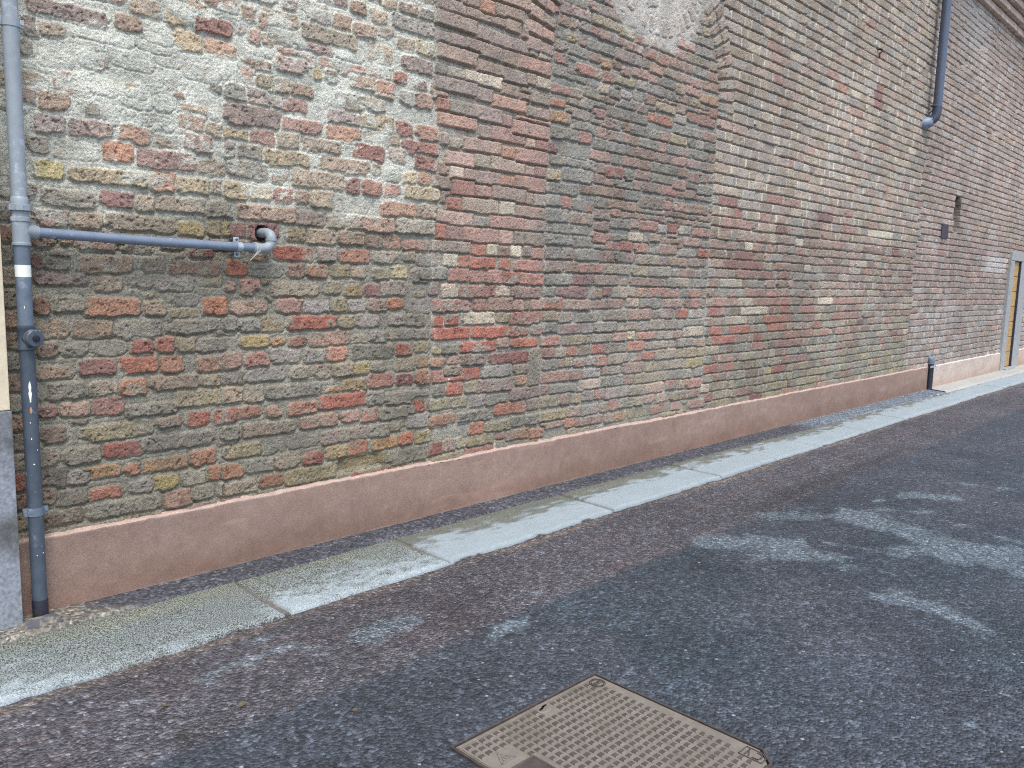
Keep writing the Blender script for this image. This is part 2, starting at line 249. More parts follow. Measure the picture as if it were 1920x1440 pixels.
(1000,540,3.629,"120,30,90,58,gb 200,30,80,58,pm 305,30,130,66,pm 505,25,60,58,mp 615,30,150,66,gt 740,35,70,58,to 860,35,150,58,rk 965,35,50,50,rk 130,105,130,66,Ro 300,115,180,57,kt 455,110,110,48,kp 565,110,90,53,rk 675,100,80,48,t 800,105,155,57,g 945,110,130,57,pk 1100,105,55,53,kr 115,195,90,66,yg 210,200,110,57,tk 370,200,140,57,g 560,185,160,66,tg 730,180,150,66,kn 910,175,80,57,pk 1010,175,75,57,R 1110,175,90,48,tl 115,270,100,57,g 255,280,150,57,pm 370,275,80,57,p 490,265,150,57,g 640,265,140,57,gt 755,260,70,57,lg 845,250,110,57,gt 940,250,80,57,g 1075,245,180,53,g 125,360,130,53,Rk 300,355,180,57,yg 470,340,130,48,gt 585,335,90,48,kn 665,325,50,48,cy 775,325,130,43,Rk 900,320,120,48,gt 985,315,50,40,rk 1100,305,120,48,yt 105,440,75,57,kr 185,440,75,57,tg 270,430,70,57,or 345,425,80,57,gn 445,415,95,53,Rm 565,410,140,66,dg 700,395,105,57,Ro 840,390,150,43,tg 1030,370,110,48,bg 1130,375,80,48,kt 125,520,120,57,bg 205,510,60,48,kn 245,505,50,53,yg 315,510,80,48,rk 395,495,70,57,gl 465,495,65,57,op 580,480,140,57,gt 705,470,60,50,ot 785,460,85,48,Ro 900,450,140,57,gt 1045,440,130,57,yg 1140,435,50,48,yg 150,605,190,62,ok 290,590,75,62,kr 395,580,110,57,bl 545,560,100,48,g 680,545,150,66,pn 825,535,120,57,gy 960,520,130,57,gt 1095,510,120,57,y 200,690,180,57,gb 380,660,150,66,kc 535,635,155,66,gb 650,625,65,57,kn 790,610,190,57,gy 980,590,190,57,g 1130,570,60,48,lg 120,770,130,66,gy 222,755,65,66,rk 290,750,60,57,y 380,730,90,57,lp 450,720,65,57,rk 570,710,160,66,lk 705,695,110,57,gt 825,680,120,57,kt 945,660,80,53,Rk 1015,655,50,53,yt 1100,645,110,48,kr 1190,640,50,48,gt 130,865,180,57,y 280,840,100,66,kt 385,830,110,66,kl 490,810,60,57,yo 550,795,65,66,kr 635,780,95,57,yg 720,770,60,48,yt 790,755,65,48,k 885,745,80,57,kt 975,735,90,48,yg 1070,720,110,48,kn 1165,710,55,48,kc 255,915,70,50,or 380,900,180,48,rp 560,880,150,48,yo 715,845,140,57,y 830,830,60,48,rk 900,810,80,53,on 970,800,60,48,k 1110,785,110,48,nk 1190,770,50,48,r"),
(1080,0,6.0,"95,790,190,105,Rk 250,840,100,95,tn 360,870,120,105,kr 540,920,240,78,gy 330,720,90,85,oy 560,810,90,95,kn 720,830,170,95,nk 900,780,130,105,nk 1080,840,190,85,ng 1230,890,110,85,kn 1350,940,90,85,k 1160,1010,90,95,t 160,330,260,85,rk 380,430,280,85,kn 330,260,300,95,yt 510,350,90,95,y 600,390,90,85,cy 740,470,130,100,r 650,550,200,95,nk 840,610,120,105,ok 960,670,130,115,ok 270,540,300,95,bg 580,650,290,115,pg 310,1000,110,105,t 430,1060,120,85,db 560,1070,110,75,l 1490,1130,190,95,oy 850,1320,90,85,or 990,1360,180,95,or 1310,1330,140,85,or 1460,1370,180,105,rk 1540,1280,80,95,ro 1000,1220,210,85,yt 250,1280,130,85,rp"),
(1280,420,3.0,"190,505,90,45,Rm 190,610,70,38,R 320,605,110,42,R 235,660,135,45,R 420,650,30,42,R 545,545,180,42,Ro 530,590,110,42,Ro 600,630,80,38,Ro 700,625,70,38,Rk 795,615,50,36,Rk 760,575,50,32,R 890,605,60,32,Rk 590,685,170,38,rk 345,185,100,50,rm 275,240,90,42,rm 390,245,120,42,rm 360,290,120,42,rk 470,300,80,38,rm 250,450,130,45,Rk 520,450,190,38,Rk 700,490,110,40,Rk 910,440,130,32,rk 915,525,160,36,rk 60,895,90,45,rk 155,840,70,45,R 260,825,40,40,R 540,830,80,40,Rm 645,770,140,38,rk 810,795,60,38,rk 410,960,60,40,m 600,920,70,40,rk 350,915,90,48,rp 120,165,60,42,R 545,45,50,55,rm 1160,285,40,32,rk 1190,180,40,34,m 370,130,38,45,c 1105,80,130,40,c 1000,240,60,36,ct 650,120,40,36,c 350,455,80,50,ct 300,550,120,38,ct 400,500,150,42,ct 800,440,80,36,c 60,605,110,45,ct 700,250,30,36,c 175,345,60,40,r 270,340,120,45,ct 400,380,110,40,kr 500,380,60,40,Rk 650,540,50,45,b 840,655,50,35,b 490,890,80,40,yg 520,930,90,40,yg 690,890,110,40,yg 750,835,100,38,yg"),
(1280,0,3.0,"515,245,80,46,rk 520,305,30,42,R 840,410,65,42,mk 890,485,60,46,or 570,560,80,46,ot 1105,495,40,34,rm 1095,540,45,38,m 1095,590,50,38,m 975,625,60,38,kr 310,1220,40,36,R 510,1145,75,38,rm 250,1150,100,40,rm 300,1280,180,40,rk 610,1165,80,42,rk 800,1205,80,38,m 1075,1250,50,34,mk 920,1310,80,34,rk 600,190,60,40,tc 540,350,80,42,k 490,140,60,40,k 60,1000,60,50,rk 480,680,40,40,tc 970,860,50,34,kr 1130,830,60,30,kr"),
]
def pcol(code):
    return np.mean([s2l(PAL[c]) for c in code], axis=0)
BR = []                                              # x, z, w, h, angle, colour, code
for ox, oy, sc, txt in SURVEY:
    for it in txt.split():
        cx, cy, w, h, c = it.split(','); px, py, w, h = ox+float(cx)/sc, oy+float(cy)/sc, float(w)/sc, float(h)/sc
        p = wall(px, py); e = 1.5
        sl = -(project(p+[0.05, 0, 0])-project(p-[0.05, 0, 0])); sl = sl[1]/sl[0]
        a = wall(px-w/2, py-sl*w/2); b = wall(px+w/2, py+sl*w/2); t = wall(px, py-h/2); q = wall(px, py+h/2)
        BR.append([(a[0]+b[0])/2, p[2], b[0]-a[0]+0.012, t[2]-q[2]+0.011, 0.0, pcol(c), c])

# ------------------------------------------------------------------ the long brick wall: relief built brick by brick
XEND = 24.0
xs = [0.55]
while xs[-1] < XEND:
    x = xs[-1]; g = abs(project([x+0.01, D, 1.0])[0]-project([x, D, 1.0])[0])/0.01*1024/1920
    step = min(0.70/g, 0.024) if 0.97 < x < 19 else 0.03
    xs.append(x+step)
xs = np.array(xs); NX = len(xs)
NF, NC = 680, 110
ZT = 5.66
ztop = np.minimum(4.95, 2.66+0.262*xs)
tf = np.linspace(0, 1, NF); tc = np.linspace(0, 1, NC+1)[1:]
Z = np.concatenate([0.28+(ztop[:, None]-0.28)*tf[None, :], ztop[:, None]+(ZT-ztop[:, None])*tc[None, :]], axis=1)
NZ = Z.shape[1]
X = np.repeat(xs[:, None], NZ, 1)
XA, XB, XC, XD = 3.29, 4.315, 6.52, 11.92
ARC = (5.42, 2.95); OCU = (5.55, 4.05)
zone = np.where(X < XA, 0, np.where(X < XB, 1, np.where(X < XC, 2, np.where(X < XD, 3, 4))))

e1 = fbm(X*26, Z*26, 1, 3); e2 = fbm(X*26+50, Z*26, 3, 3)           # ragged brick outlines
s1 = fbm(X*38, Z*45, 2, 4, 0.62); s2 = fbm(X*13, Z*15, 5, 3)           # rough faces
s3 = fbm(X*110, Z*110, 4, 3, 0.6)
m1 = fbm(X*9, Z*9, 0, 5); m2 = fbm(X*3.1+9, Z*3.1, 3, 4)
up = sstep(1.40, 2.12, Z+0.30*m2+0.12*m1)                                     # the upper, whiter pointing
# plaster-like pointing left over the first panel
cov = np.zeros_like(X)
for px, py, rx, rz, k in [(130,70,.30,.07,1),(230,115,.30,.10,1),(320,110,.26,.12,1),(240,190,.34,.12,1.2),(270,240,.22,.06,1.1),(150,100,.22,.08,1),(410,130,.14,.10,.9),(350,30,.22,.06,.9),
                          (440,30,.12,.05,.9),(520,50,.16,.06,.9),(600,30,.12,.05,.8),(640,110,.16,.08,.8),(700,60,.08,.06,.7),(560,80,.10,.05,.8),(470,100,.10,.05,.8),(770,140,.08,.10,.7),(725,250,.07,.10,.8),
                          (735,330,.07,.06,.6),(520,310,.12,.05,.6),(650,270,.10,.03,.6),(340,300,.08,.05,.7),(300,240,.10,.06,.8),(470,215,.09,.05,.7),(630,190,.10,.05,.6),(330,530,.18,.05,.5),(420,560,.13,.07,.4),(90,130,.1,.1,.5),(60,270,.06,.08,.5)]:
    p = wall(px, py); cov = np.maximum(cov, k*np.exp(-((X-p[0])/rx)**2-((Z-p[2])/rz)**2))
cov = np.where(zone == 0, cov, 0)
smear_n = fbm(X*7+3, Z*9, 6, 5); pit_n = fbm(X*60, Z*60, 7, 3)
H = -0.004+0.005*m1+0.003*s1+0.0012*s3-0.004*sstep(0.35, 0.7, pit_n)
H = np.where(zone == 0, H+0.002*up+cov*0.015*(1+0.5*m1), H)
H = np.where(zone == 1, H-0.004-0.006*sstep(1.7, 2.2, Z), H)
H = np.where(zone == 2, H-0.002, H)
rk = sstep(1.55, 2.0, Z+0.15*m2)
H = np.where(zone == 3, H-0.003-0.008*rk, H)
H = np.where(zone == 4, H-0.004-0.006*sstep(1.2, 2.2, Z), H)
w3 = lambda c: s2l(c)[None, None, :]
mL = w3((143,138,120)); mU = w3((193,194,177)); mA = mL*(1-up[..., None])+mU*up[..., None]
mid = sstep(1.45, 1.75, Z+0.1*m1)[..., None]
mA = mA*(1-0.0)+0*mid
mB = w3((138,130,116))*(1-0.2*rk[..., None])+w3((150,146,134))*0.15
w1 = sstep(XA-0.08, XA+0.12, X+0.10*m1+0.05*s2)[..., None]
C = np.where((zone <= 1)[..., None], mA*(1-w1)+mB*w1, mA)
C = np.where((zone == 2)[..., None], w3((138,136,124)), C)
C = np.where((zone == 3)[..., None], w3((142,136,122))*(1-rk[..., None])+w3((146,134,118))*rk[..., None], C)
C = np.where((zone == 4)[..., None], w3((146,134,124)), C)
w4 = sstep(XD-0.5, XD+0.5, X+0.5*m2+0.1*m1)[..., None]; C = np.where((np.abs(X-XD) < 0.8)[..., None], w3((146,136,122))*(1-w4)+w3((146,134,124))*w4, C)
C = C*(1+0.28*m1+0.18*s1)[..., None]*(1+0.12*s3)[..., None]
C = np.clip(C, 0.02, 1)
smear_n = fbm(X*7+3, Z*9, 6, 5); pit_n = fbm(X*60, Z*60, 7, 3)

H0 = H.copy(); C0 = C.copy()
def paint(x, z, w, h, ang, col, carve=False, **kw):
    return paint_(x, z, w, h, ang, col, carve, **kw)
def paint_(x, z, w, h, ang, col, carve=False, proud=0.006, rag=0.005, rnd=0.012, amp=0.0035, smear=0.25, scol=None, tilt=None, mort=False, groove=0.006, edge=0.007):
    rr = (w+h)/2 if abs(ang) > 0.02 else 0
    ex = (w/2 if not rr else rr)+0.03; ez = (h/2 if not rr else rr)+0.03
    i0, i1 = np.searchsorted(xs, [x-ex, x+ex])
    if i1-i0 < 1: return
    j0 = min(np.searchsorted(Z[i0], z-ez), np.searchsorted(Z[i1-1], z-ez)); j1 = max(np.searchsorted(Z[i0], z+ez), np.searchsorted(Z[i1-1], z+ez))
    if j1-j0 < 1: return
    s = np.s_[i0:i1, j0:j1]
    dx = X[s]-x+e1[s]*rag; dz = Z[s]-z+e2[s]*rag
    if ang: ca, sa = math.cos(ang), math.sin(ang); dx, dz = dx*ca+dz*sa, -dx*sa+dz*ca
    rnd = min(rnd, 0.45*w, 0.45*h)
    qx = np.abs(dx)-w/2+rnd; qz = np.abs(dz)-h/2+rnd
    d = np.hypot(np.maximum(qx, 0), np.maximum(qz, 0))+np.minimum(np.maximum(qx, qz), 0)-rnd-(0.0052 if edge > 0.0085 else 0.0036 if edge > 0.0065 else 0.0022)
    if RNG.random() < (0.34 if rnd > 0.012 else 0.16):                # a broken corner
        su, sv = RNG.choice([-1, 1]), RNG.choice([-1, 1]); d = np.maximum(d, RNG.uniform(0.012, 0.034)*(1+0.8*e2[s])-np.hypot(dx-su*w/2, (dz-sv*h/2)*1.3))
    if carve:
        cv = sstep(0.010, 0.004, d); H[s] = H[s]*(1-cv)+np.minimum(H[s], H0[s])*cv; C[s] = C[s]*(1-cv[..., None])+C0[s]*cv[..., None]
    if groove:
        g = groove*np.exp(-((d-0.0035)/0.0042)**2)*np.where(dz < -0.25*h, 1.0, 0.35)
        H[s] -= g
    prof = sstep(0.002, -edge, d)
    if RNG.random() < 0.03 and tilt is None: proud -= RNG.uniform(0.006, 0.016)
    tx, tz = tilt if tilt is not None else RNG.normal(0, 0.02, 2)
    hb = proud+tx*np.clip(dx, -w/2, w/2)+tz*np.clip(dz, -h/2, h/2)+amp*(s1[s]+0.7*s2[s])+amp*0.4*s3[s]-amp*1.6*sstep(0.25, 0.6, pit_n[s])-(1-prof)*(proud+0.022)
    hb = np.where(d > 0.002, -1, hb)
    k = sstep(-0.0015, 0.0015, hb-H[s])
    v = RNG.normal(0, 0.06)
    c = np.asarray(col)[None, None, :]*(1+v+0.22*s2[s]+0.20*s1[s]+0.14*s3[s]-0.22*sstep(0.3, 0.6, pit_n[s]))[..., None]
    hue = (0.5+0.5*s2[s]+0.35*s1[s])[..., None]
    c = c*(1+hue*np.array([0.10, 0.0, -0.08])-0.04)
    if smear:
        m = sstep(0.55-smear, 0.78-smear, smear_n[s]+0.35*s1[s]+0.5*(1-prof))
        mc = scol if scol is not None else C[s]
        c = c*(1-0.75*m[..., None])+mc*0.75*m[..., None]
    C[s] = C[s]*(1-k[..., None])+c*k[..., None]
    H[s] = np.maximum(H[s], hb)

# free places between the surveyed bricks are filled with courses
OX0, OZ0, OS = 0.5, 0.2, 0.01
OCC = np.zeros((int((XEND-OX0)/OS)+4, int(5.6/OS)+4), bool)
def occ(x, z, w, h):
    a, b = int(max((x-w/2-0.006-OX0)/OS, 0)), int((x+w/2+0.006-OX0)/OS)+1
    c, d = int(max((z-h/2-0.004-OZ0)/OS, 0)), int((z+h/2+0.004-OZ0)/OS)+1
    OCC[a:b, c:d] = True
for b in BR:
    if b[0] > XC:                                    # right of the arch the surveyed bricks belong to straight courses
        z_, p_ = (1.935, 0.092) if b[1] > 1.93 else (0.36, 0.0865)
        if b[0] > XD: z_, p_ = 0.36, 0.090
        b[1] = z_+p_*round((b[1]-z_)/p_); b[3] = 0.080 if b[1] > 1.93 else 0.076
for b in BR:
    if b[0] < XC: occ(*b[:4])
# arch ring, oculus, slit and cover plate are kept clear of courses
xx = OX0+OS*np.arange(OCC.shape[0])[:, None]; zz = OZ0+OS*np.arange(OCC.shape[1])[None, :]
ra = np.hypot(xx-ARC[0], zz-ARC[1]); ro = np.hypot(xx-OCU[0], zz-OCU[1])
OCC |= (ra > 1.085) & (ra < 1.355) & (zz > ARC[1]-0.01)
OCC |= ro < 0.735
def wave(x, z, k): return k*(2*_T[0][int(x*2.1) & 255, int(z*3) & 255]-1)
def fill(x0, x1, z0, z1, pitch, hgt, S, Hd, pal, gap, kw, vjoint=None, skip=None, wob=0.01, ph=0.0):
    r = 0; z = z0+ph
    x0_, x1_ = x0, x1
    while z < z1:
        jt = lambda q: 0.16*(float(vnoise(np.array(z*7.3), np.array(q), 6))-0.5) if abs(q-XA) < 0.05 else 0.24*(float(vnoise(np.array(z*5.3), np.array(q), 3))-0.5) if abs(q-XD) < 0.05 else 0.0
        x0, x1 = x0_+jt(round(x0_, 1)), x1_+jt(round(x1_, 1))
        a0 = int((x0-OX0)/OS); a1 = int((x1-OX0)/OS)
        zi0 = max(int((z-hgt*0.36-OZ0)/OS), 0); zi1 = max(int((z+hgt*0.36-OZ0)/OS)+1, zi0+1)
        free = OCC[a0:a1, zi0:zi1].mean(axis=1) < 0.62 if zi1 < OCC.shape[1] else np.ones(a1-a0, bool)
        i = 0; n = len(free)
        while i < n:
            if not free[i]: i += 1; continue
            j = i
            while j < n and free[j]: j += 1
            xa = x0+i*OS; xb = x0+j*OS; i = j
            x = xa; k = int(RNG.integers(0, 2))
            while xb-x > 0.045:
                L = (S if (k+r) % 2 == 0 else Hd)*RNG.uniform(0.88, 1.1); k += 1 if RNG.random() < 0.8 else 0
                if xb-x-L < 0.06: L = xb-x
                w = L-gap; xc = x+L/2
                zc = z+wob*(2*vnoise(np.array(xc*1.7), np.array(z*0.35+r*0.13), 2)-1)
                if not (skip and skip(xc, zc)) and w > 0.02:
                    kk = dict(kw)
                    paint(xc, zc, w, hgt*RNG.uniform(0.93, 1.05), RNG.normal(0, 0.006), pal(xc, zc), proud=kk.pop('proud')+RNG.normal(0, 0.0022), **kk)
                    if vjoint is not None and RNG.random() < vjoint[2]:
                        paint(x+L, zc, gap*1.05, hgt*0.96, 0, vjoint[0], proud=vjoint[1], rag=0.003, rnd=0.003, amp=0.0015, smear=0, tilt=(0, 0), groove=0, edge=0.004)
                x += L
        z += pitch; r += 1
def chooser(*ops):
    codes = [o[0] for o in ops]; w = np.array([o[1] for o in ops], float); w /= w.sum(); cols = [pcol(c) for c in codes]
    return lambda: cols[RNG.choice(len(cols), p=w)]*RNG.uniform(0.9, 1.08)
pA = chooser(('g',4),('gt',3),('t',2),('n',2),('bg',2),('yg',2),('kn',1),('p',1),('r',0.5))
pAu = chooser(('t',3),('n',2),('gt',2),('p',1),('k',1))
pB = chooser(('np',3),('kn',3),('rk',2),('k',2),('p',2),('r',0.7))
pBl = chooser(('g',3),('n',2),('R',2),('rk',2),('yg',1),('gl',1))
pC = chooser(('g',3),('gb',3),('gt',2),('n',2),('pn',2),('kn',1.5),('k',1),('rk',0.8),('lg',1),('yg',0.6))
pCl = chooser(('g',3),('gt',2),('yg',2),('gb',2),('k',1),('rk',1),('R',0.8),('n',1))
pDu = chooser(('tl',4),('t',3),('tn',3),('nl',3),('kt',2),('lg',2),('ct',0.4),('k',0.8),('kr',0.3))
pDm = chooser(('kr',3),('k',3),('kn',3),('np',3),('pm',1),('n',2.5),('t',1.5),('r',0.6),('lg',2))
pDl = chooser(('gt',3),('t',2),('g',3),('n',2),('kn',1.5),('rk',1),('yg',1.6),('ct',0.4),('R',0.4),('gl',1))
pDb = chooser(('yg',3),('g',3),('gt',2),('n',2),('on',0.7),('rk',0.7),('y',0.8))
pEu = chooser(('kt',3),('kl',3),('kn',3),('l',2),('np',2),('n',1.5),('k',2),('tn',2))
pEm = chooser(('kp',3),('kr',2),('kn',3),('k',2),('p',2),('np',2),('l',1.5))
pEl = chooser(('l',3),('lk',3),('kp',2),('p',2),('gl',2),('n',1),('kr',0.6))
def palD(x, z):
    u = z+0.12*float(vnoise(np.array(x*1.3), np.array(z*1.3), 4))-0.06
    if x > 8.3: u += 0.16*min((x-8.3)/2, 1)*(1 if z > 1 else 0)
    if u > 2.16: return pDu()
    if u > 1.28: return pDm() if RNG.random() < 0.86 else pDu()
    if u > 0.75: return pDl() if RNG.random() < 0.7 else pDm()
    return pDb()
def palE(x, z):
    if x > 15.2 and 1.75 < z < 2.05 and x < 16.8: return s2l((186,176,172))
    if z > 2.3: return pEu()
    if z > 1.25: return pEm()
    return pEl()

# courses
fill(0.56, XA, 0.33, 3.6, 0.086, 0.074, 0.27, 0.14, lambda x, z: pAu()*1.2 if z > 1.8 else pA(), 0.016, dict(proud=0.004, rag=0.010, rnd=0.020, amp=0.0045, smear=0.40, groove=0.006, edge=0.011),
     skip=lambda x, z: z > 1.78 and z < 2.6 and RNG.random() < 0.4)
fill(0.56, XA, 3.6, 5.64, 0.086, 0.074, 0.27, 0.14, lambda x, z: pAu(), 0.016, dict(proud=0.004, rag=0.010, rnd=0.020, amp=0.0045, smear=0.40, groove=0.006, edge=0.011))
fill(XA+0.01, XB, 0.36, 5.64, 0.0845, 0.076, 0.275, 0.135, lambda x, z: pB() if z > 1.35 else pBl(), 0.012, dict(proud=0.005, rag=0.005, rnd=0.010, amp=0.003, smear=0.14, groove=0.006), vjoint=(s2l((196,190,178)), -0.002, 0.6), wob=0.004)
fill(XB+0.012, XC-0.01, 0.36, 5.64, 0.0835, 0.075, 0.25, 0.13, lambda x, z: pC() if z > 1.3 else pCl(), 0.011, dict(proud=0.005, rag=0.007, rnd=0.013, amp=0.004, smear=0.34, groove=0.007), wob=0.010, ph=0.02)
wj = s2l((206,200,188))
fill(XC, XD, 0.36, 1.92, 0.0865, 0.077, 0.255, 0.125, palD, 0.012, dict(proud=0.006, rag=0.007, rnd=0.013, amp=0.0036, smear=0.28, groove=0.007), vjoint=(wj*0.8, -0.001, 0.4), wob=0.008)
fill(XC, XD, 1.935, 5.64, 0.092, 0.081, 0.255, 0.125, palD, 0.011, dict(proud=0.006, rag=0.0035, rnd=0.008, amp=0.0026, smear=0.16, groove=0.004), vjoint=(wj, 0.002, 0.85), wob=0.006)
fill(XD+0.012, XEND, 0.36, 5.64, 0.090, 0.079, 0.25, 0.12, palE, 0.012, dict(proud=0.006, rag=0.005, rnd=0.010, amp=0.003, smear=0.14, groove=0.006), vjoint=(wj*0.85, 0.0, 0.5), wob=0.008)
# surveyed bricks
for x, z, w, h, a, col, code in BR:
    zn = 0 if x < XA else 1 if x < XB else 2 if x < XC else 3
    if zn == 0:
        u = z > 1.75
        paint(x, z, w, h+(0.006 if u else 0.0), RNG.normal(0, 0.012), (np.asarray(col)*0.95+s2l((190,184,162))*0.18 if u else np.asarray(col)), True, proud=(0.010 if u else 0.0055)+RNG.normal(0, 0.0036), rag=0.010 if u else 0.009, rnd=0.022, amp=0.0046, smear=0.33 if u else 0.32, groove=0.004 if u else 0.0075, edge=0.011)
    elif zn == 1:
        u = z > 1.55
        paint(x, z, w, h*1.02, RNG.normal(0, 0.006), col, True, proud=0.006+RNG.normal(0, 0.002), rag=0.004 if u else 0.008, rnd=0.008 if u else 0.016, amp=0.0026 if u else 0.004, smear=0.16 if u else 0.32, groove=0.006, edge=0.007)
    elif zn == 2:
        paint(x, z, w*0.98, h*1.02, RNG.normal(0, 0.008), col, True, proud=0.006+RNG.normal(0, 0.0025), rag=0.007, rnd=0.014, amp=0.004, smear=0.33, groove=0.007, edge=0.008)
    else:
        paint(x, z+0.008*(2*vnoise(np.array(x*1.7), np.array(z*0.35), 2)-1)*0, w*0.97, h, 0, col, True, proud=0.006, rag=0.006, rnd=0.012, amp=0.003, smear=0.16, groove=0.006)
# ring of the blocked arch, two headers deep
for k in range(40):
    th = math.radians(2.2+k*4.5)
    for q, rr in enumerate((1.155, 1.287)):
        x = ARC[0]+rr*math.cos(th); z = ARC[1]+rr*math.sin(th)
        if math.hypot(x-OCU[0], z-OCU[1]) < 0.735: continue
        tq = 0.066+0.014*q
        paint(x, z, 0.122, tq, th if th < math.pi/2 else th-math.pi, pDu()*0.92 if x > 5.4 else pB(), proud=0.012, rag=0.003, rnd=0.008, amp=0.0025, smear=0.06, groove=0.006, tilt=(0, 0))
# blocked round opening: whitewashed ring of bricks on end, rough rubble inside
s = np.hypot(X-OCU[0], Z-OCU[1])
ins = sstep(0.83, 0.66, s+0.20*m1+0.12*m2)
H[:] = H*(1-ins)+(-0.004+0.008*m1+0.004*s1)*ins
C[:] = C*(1-ins[..., None])+(w3((188,181,168))*(1+0.2*m1+0.15*s1)[..., None])*ins[..., None]
for k in range(44):
    th = 2*math.pi*k/44; rr = 0.62
    paint(OCU[0]+rr*math.cos(th), OCU[1]+rr*math.sin(th), 0.125, 0.062, th, s2l((184,174,161))*RNG.uniform(0.92, 1.03), proud=0.001, rag=0.008, rnd=0.012, amp=0.003, smear=0.42, scol=w3((208,206,202))[0], groove=0.006)
for k in range(26):
    th = RNG.uniform(0, 6.28); rr = 0.48*math.sqrt(RNG.random())
    paint(OCU[0]+rr*math.cos(th), OCU[1]+rr*math.sin(th), RNG.uniform(0.1, 0.24), 0.07, RNG.normal(0, 0.1), s2l((172,166,156))*RNG.uniform(0.8, 1.1), proud=0.005, rag=0.012, rnd=0.025, amp=0.005, smear=0.3)
hz = np.exp(-((X-5.0)/0.28)**2-((Z-3.52)/0.20)**2)*sstep(-0.35, 0.35, m1+0.4*s2); C[:] = C*(1-0.55*hz[..., None])+w3((184,182,174))*0.55*hz[..., None]
# straight joints between the building phases
for xj, dep, zt in ((XA, -0.005, 5.6), (XB, -0.006, 3.0), (XC, -0.006, 2.9), (XD, -0.010, 5.6)):
    wv = 0.045*fbm(Z*5, Z*0+xj, 2, 3) if xj in (XA, XD) else 0
    g = np.exp(-((X-xj+wv)/0.009)**2)*(Z < zt)
    H += dep*g
    jc = w3((176,172,160)) if xj != XD else w3((120,108,98))
    C[:] = C*(1-0.6*g[..., None])+jc*0.6*g[..., None]
# thin crack running up beside the far downpipe, iron stain under the pipe mouth
g = np.exp(-((X-10.945-0.02*fbm(Z*6, Z*0, 1, 2))/0.016)**2)*sstep(3.9, 3.95, Z)*sstep(4.5, 4.42, Z); H -= 0.03*g; C *= (1-0.6*g[..., None])
st = np.exp(-((X-11.86-0.05*m2)/0.16)**2)*sstep(3.66, 3.58, Z)*sstep(2.2, 3.3, Z)*(0.6+0.5*m1); C *= (1-0.42*np.clip(st, 0, 1)[..., None]*np.array([0.9, 1.0, 1.1]))
bl = np.exp(-((X-16.0)/0.6)**2-((Z-1.95)/0.22)**2)*sstep(-0.3, 0.3, m2); C[:] = C*(1-0.5*bl[..., None])+w3((196,190,188))*0.5*bl[..., None]
bl = np.exp(-((X-13.5)/0.22)**2-((Z-1.1)/0.30)**2)*sstep(-0.5, 0.2, m1); C[:] = C*(1-0.5*bl[..., None])+w3((178,172,172))*0.5*bl[..., None]
bl = sstep(1.6, 3.2, Z)*np.exp(-((X-13.6)/0.9)**2)*sstep(4.0, 5.5, Z); C[:] = C*(1-0.45*bl[..., None])+w3((196,198,196))*0.45*bl[..., None]
# green-brown damp growth on the lowest courses
dm = sstep(0.75, 0.38, Z+0.12*m2)*sstep(-0.35, 0.35, m2+0.4*m1)*(X < 12.5)
C[:] = C*(1-0.38*dm[..., None])+C*np.array([0.78, 0.76, 0.46])*0.38*dm[..., None]
# slit opening and its ragged foot
sl = sstep(0.0, 0.02, 0.125-np.abs(X-13.53-0.02*m1))*sstep(2.30, 2.34, Z+0.04*m1)*sstep(2.84, 2.82, Z)
H -= 0.40*sl; slit_shade = sstep(0.0, 0.02, 0.14-np.abs(X-13.555-0.02*m1))*sstep(2.30, 2.34, Z+0.04*m1)*sstep(2.84, 2.82, Z); C *= (1-slit_shade*(0.62+0.30*sstep(2.45, 2.75, Z)))[..., None]  # recess shade painted into the slit's colour, deepest near the top
# knocked-out brick at the foot, old pipe hole
p = wall(676, 866); g = sstep(0.01, -0.01, np.maximum(np.abs(X-p[0])-0.15, np.abs(Z-p[2])-0.035)); H -= 0.028*g
p = wall(492, 438); g = sstep(0.004, -0.004, np.hypot(X-p[0]+0.004, Z-p[2])-0.040); H -= 0.05*g; C *= (1-0.7*g[..., None])
# the pier and what lies right of it stand a little proud of the rough panel
H += np.where(zone >= 1, 0.010*sstep(1.3, 2.4, Z), 0)

dz_ = np.array([0.10, 0.26, 0.16, 0.26, 0.30])[zone]*np.where(zone == 1, sstep(1.2, 2.0, Z), 1)*np.where(zone == 3, 0.5+0.5*sstep(0.8, 1.9, Z), 1)
dzc = np.where((zone == 0)[..., None], np.where((up > 0.5)[..., None], w3((184,180,164)), w3((138,130,111))), np.where((zone == 2)[..., None], w3((150,145,134)), w3((164,148,133))))
C = C*(1-dz_[..., None])+dzc*(1+0.12*s1+0.12*m1)[..., None]*dz_[..., None]      # dust on the faces
pt = sstep(0.10, 0.42, fbm(X*1.9+2, Z*4.2, 6, 4)+0.25*m1)*(zone == 3)*sstep(0.36, 0.6, Z)*sstep(1.75, 1.25, Z)*(1-0.5*sstep(10, 11.5, X)); C = C*(1-0.52*pt[..., None])+w3((170,163,145))*(1+0.2*s1)[..., None]*0.52*pt[..., None]   # old pointing smeared over the lower bricks
C = C*np.array([[1.0, 1.0, 0.985], [0.985, 1.015, 0.965], [1.01, 1.0, 0.965], [0.975, 1.02, 0.955], [0.985, 1.015, 0.97]])[zone]
big = fbm(X*0.55+3, Z*0.8, 4, 3); run = fbm(X*5.5, Z*0.55, 7, 4)                      # weathering in linked areas and faint runs down the face
C = C*(1+0.22*big+0.14*np.clip(run, -0.6, 0.2)+0.10*m2)[..., None]
gr = sstep(0.12, 0.5, fbm(X*1.5+11, Z*2.2, 2, 5)+0.2*m1)*np.where(zone == 0, 0.30*(1-up), 0.24); C = C*(1-gr[..., None])+w3((122,117,104))*(1+0.2*s1)[..., None]*gr[..., None]
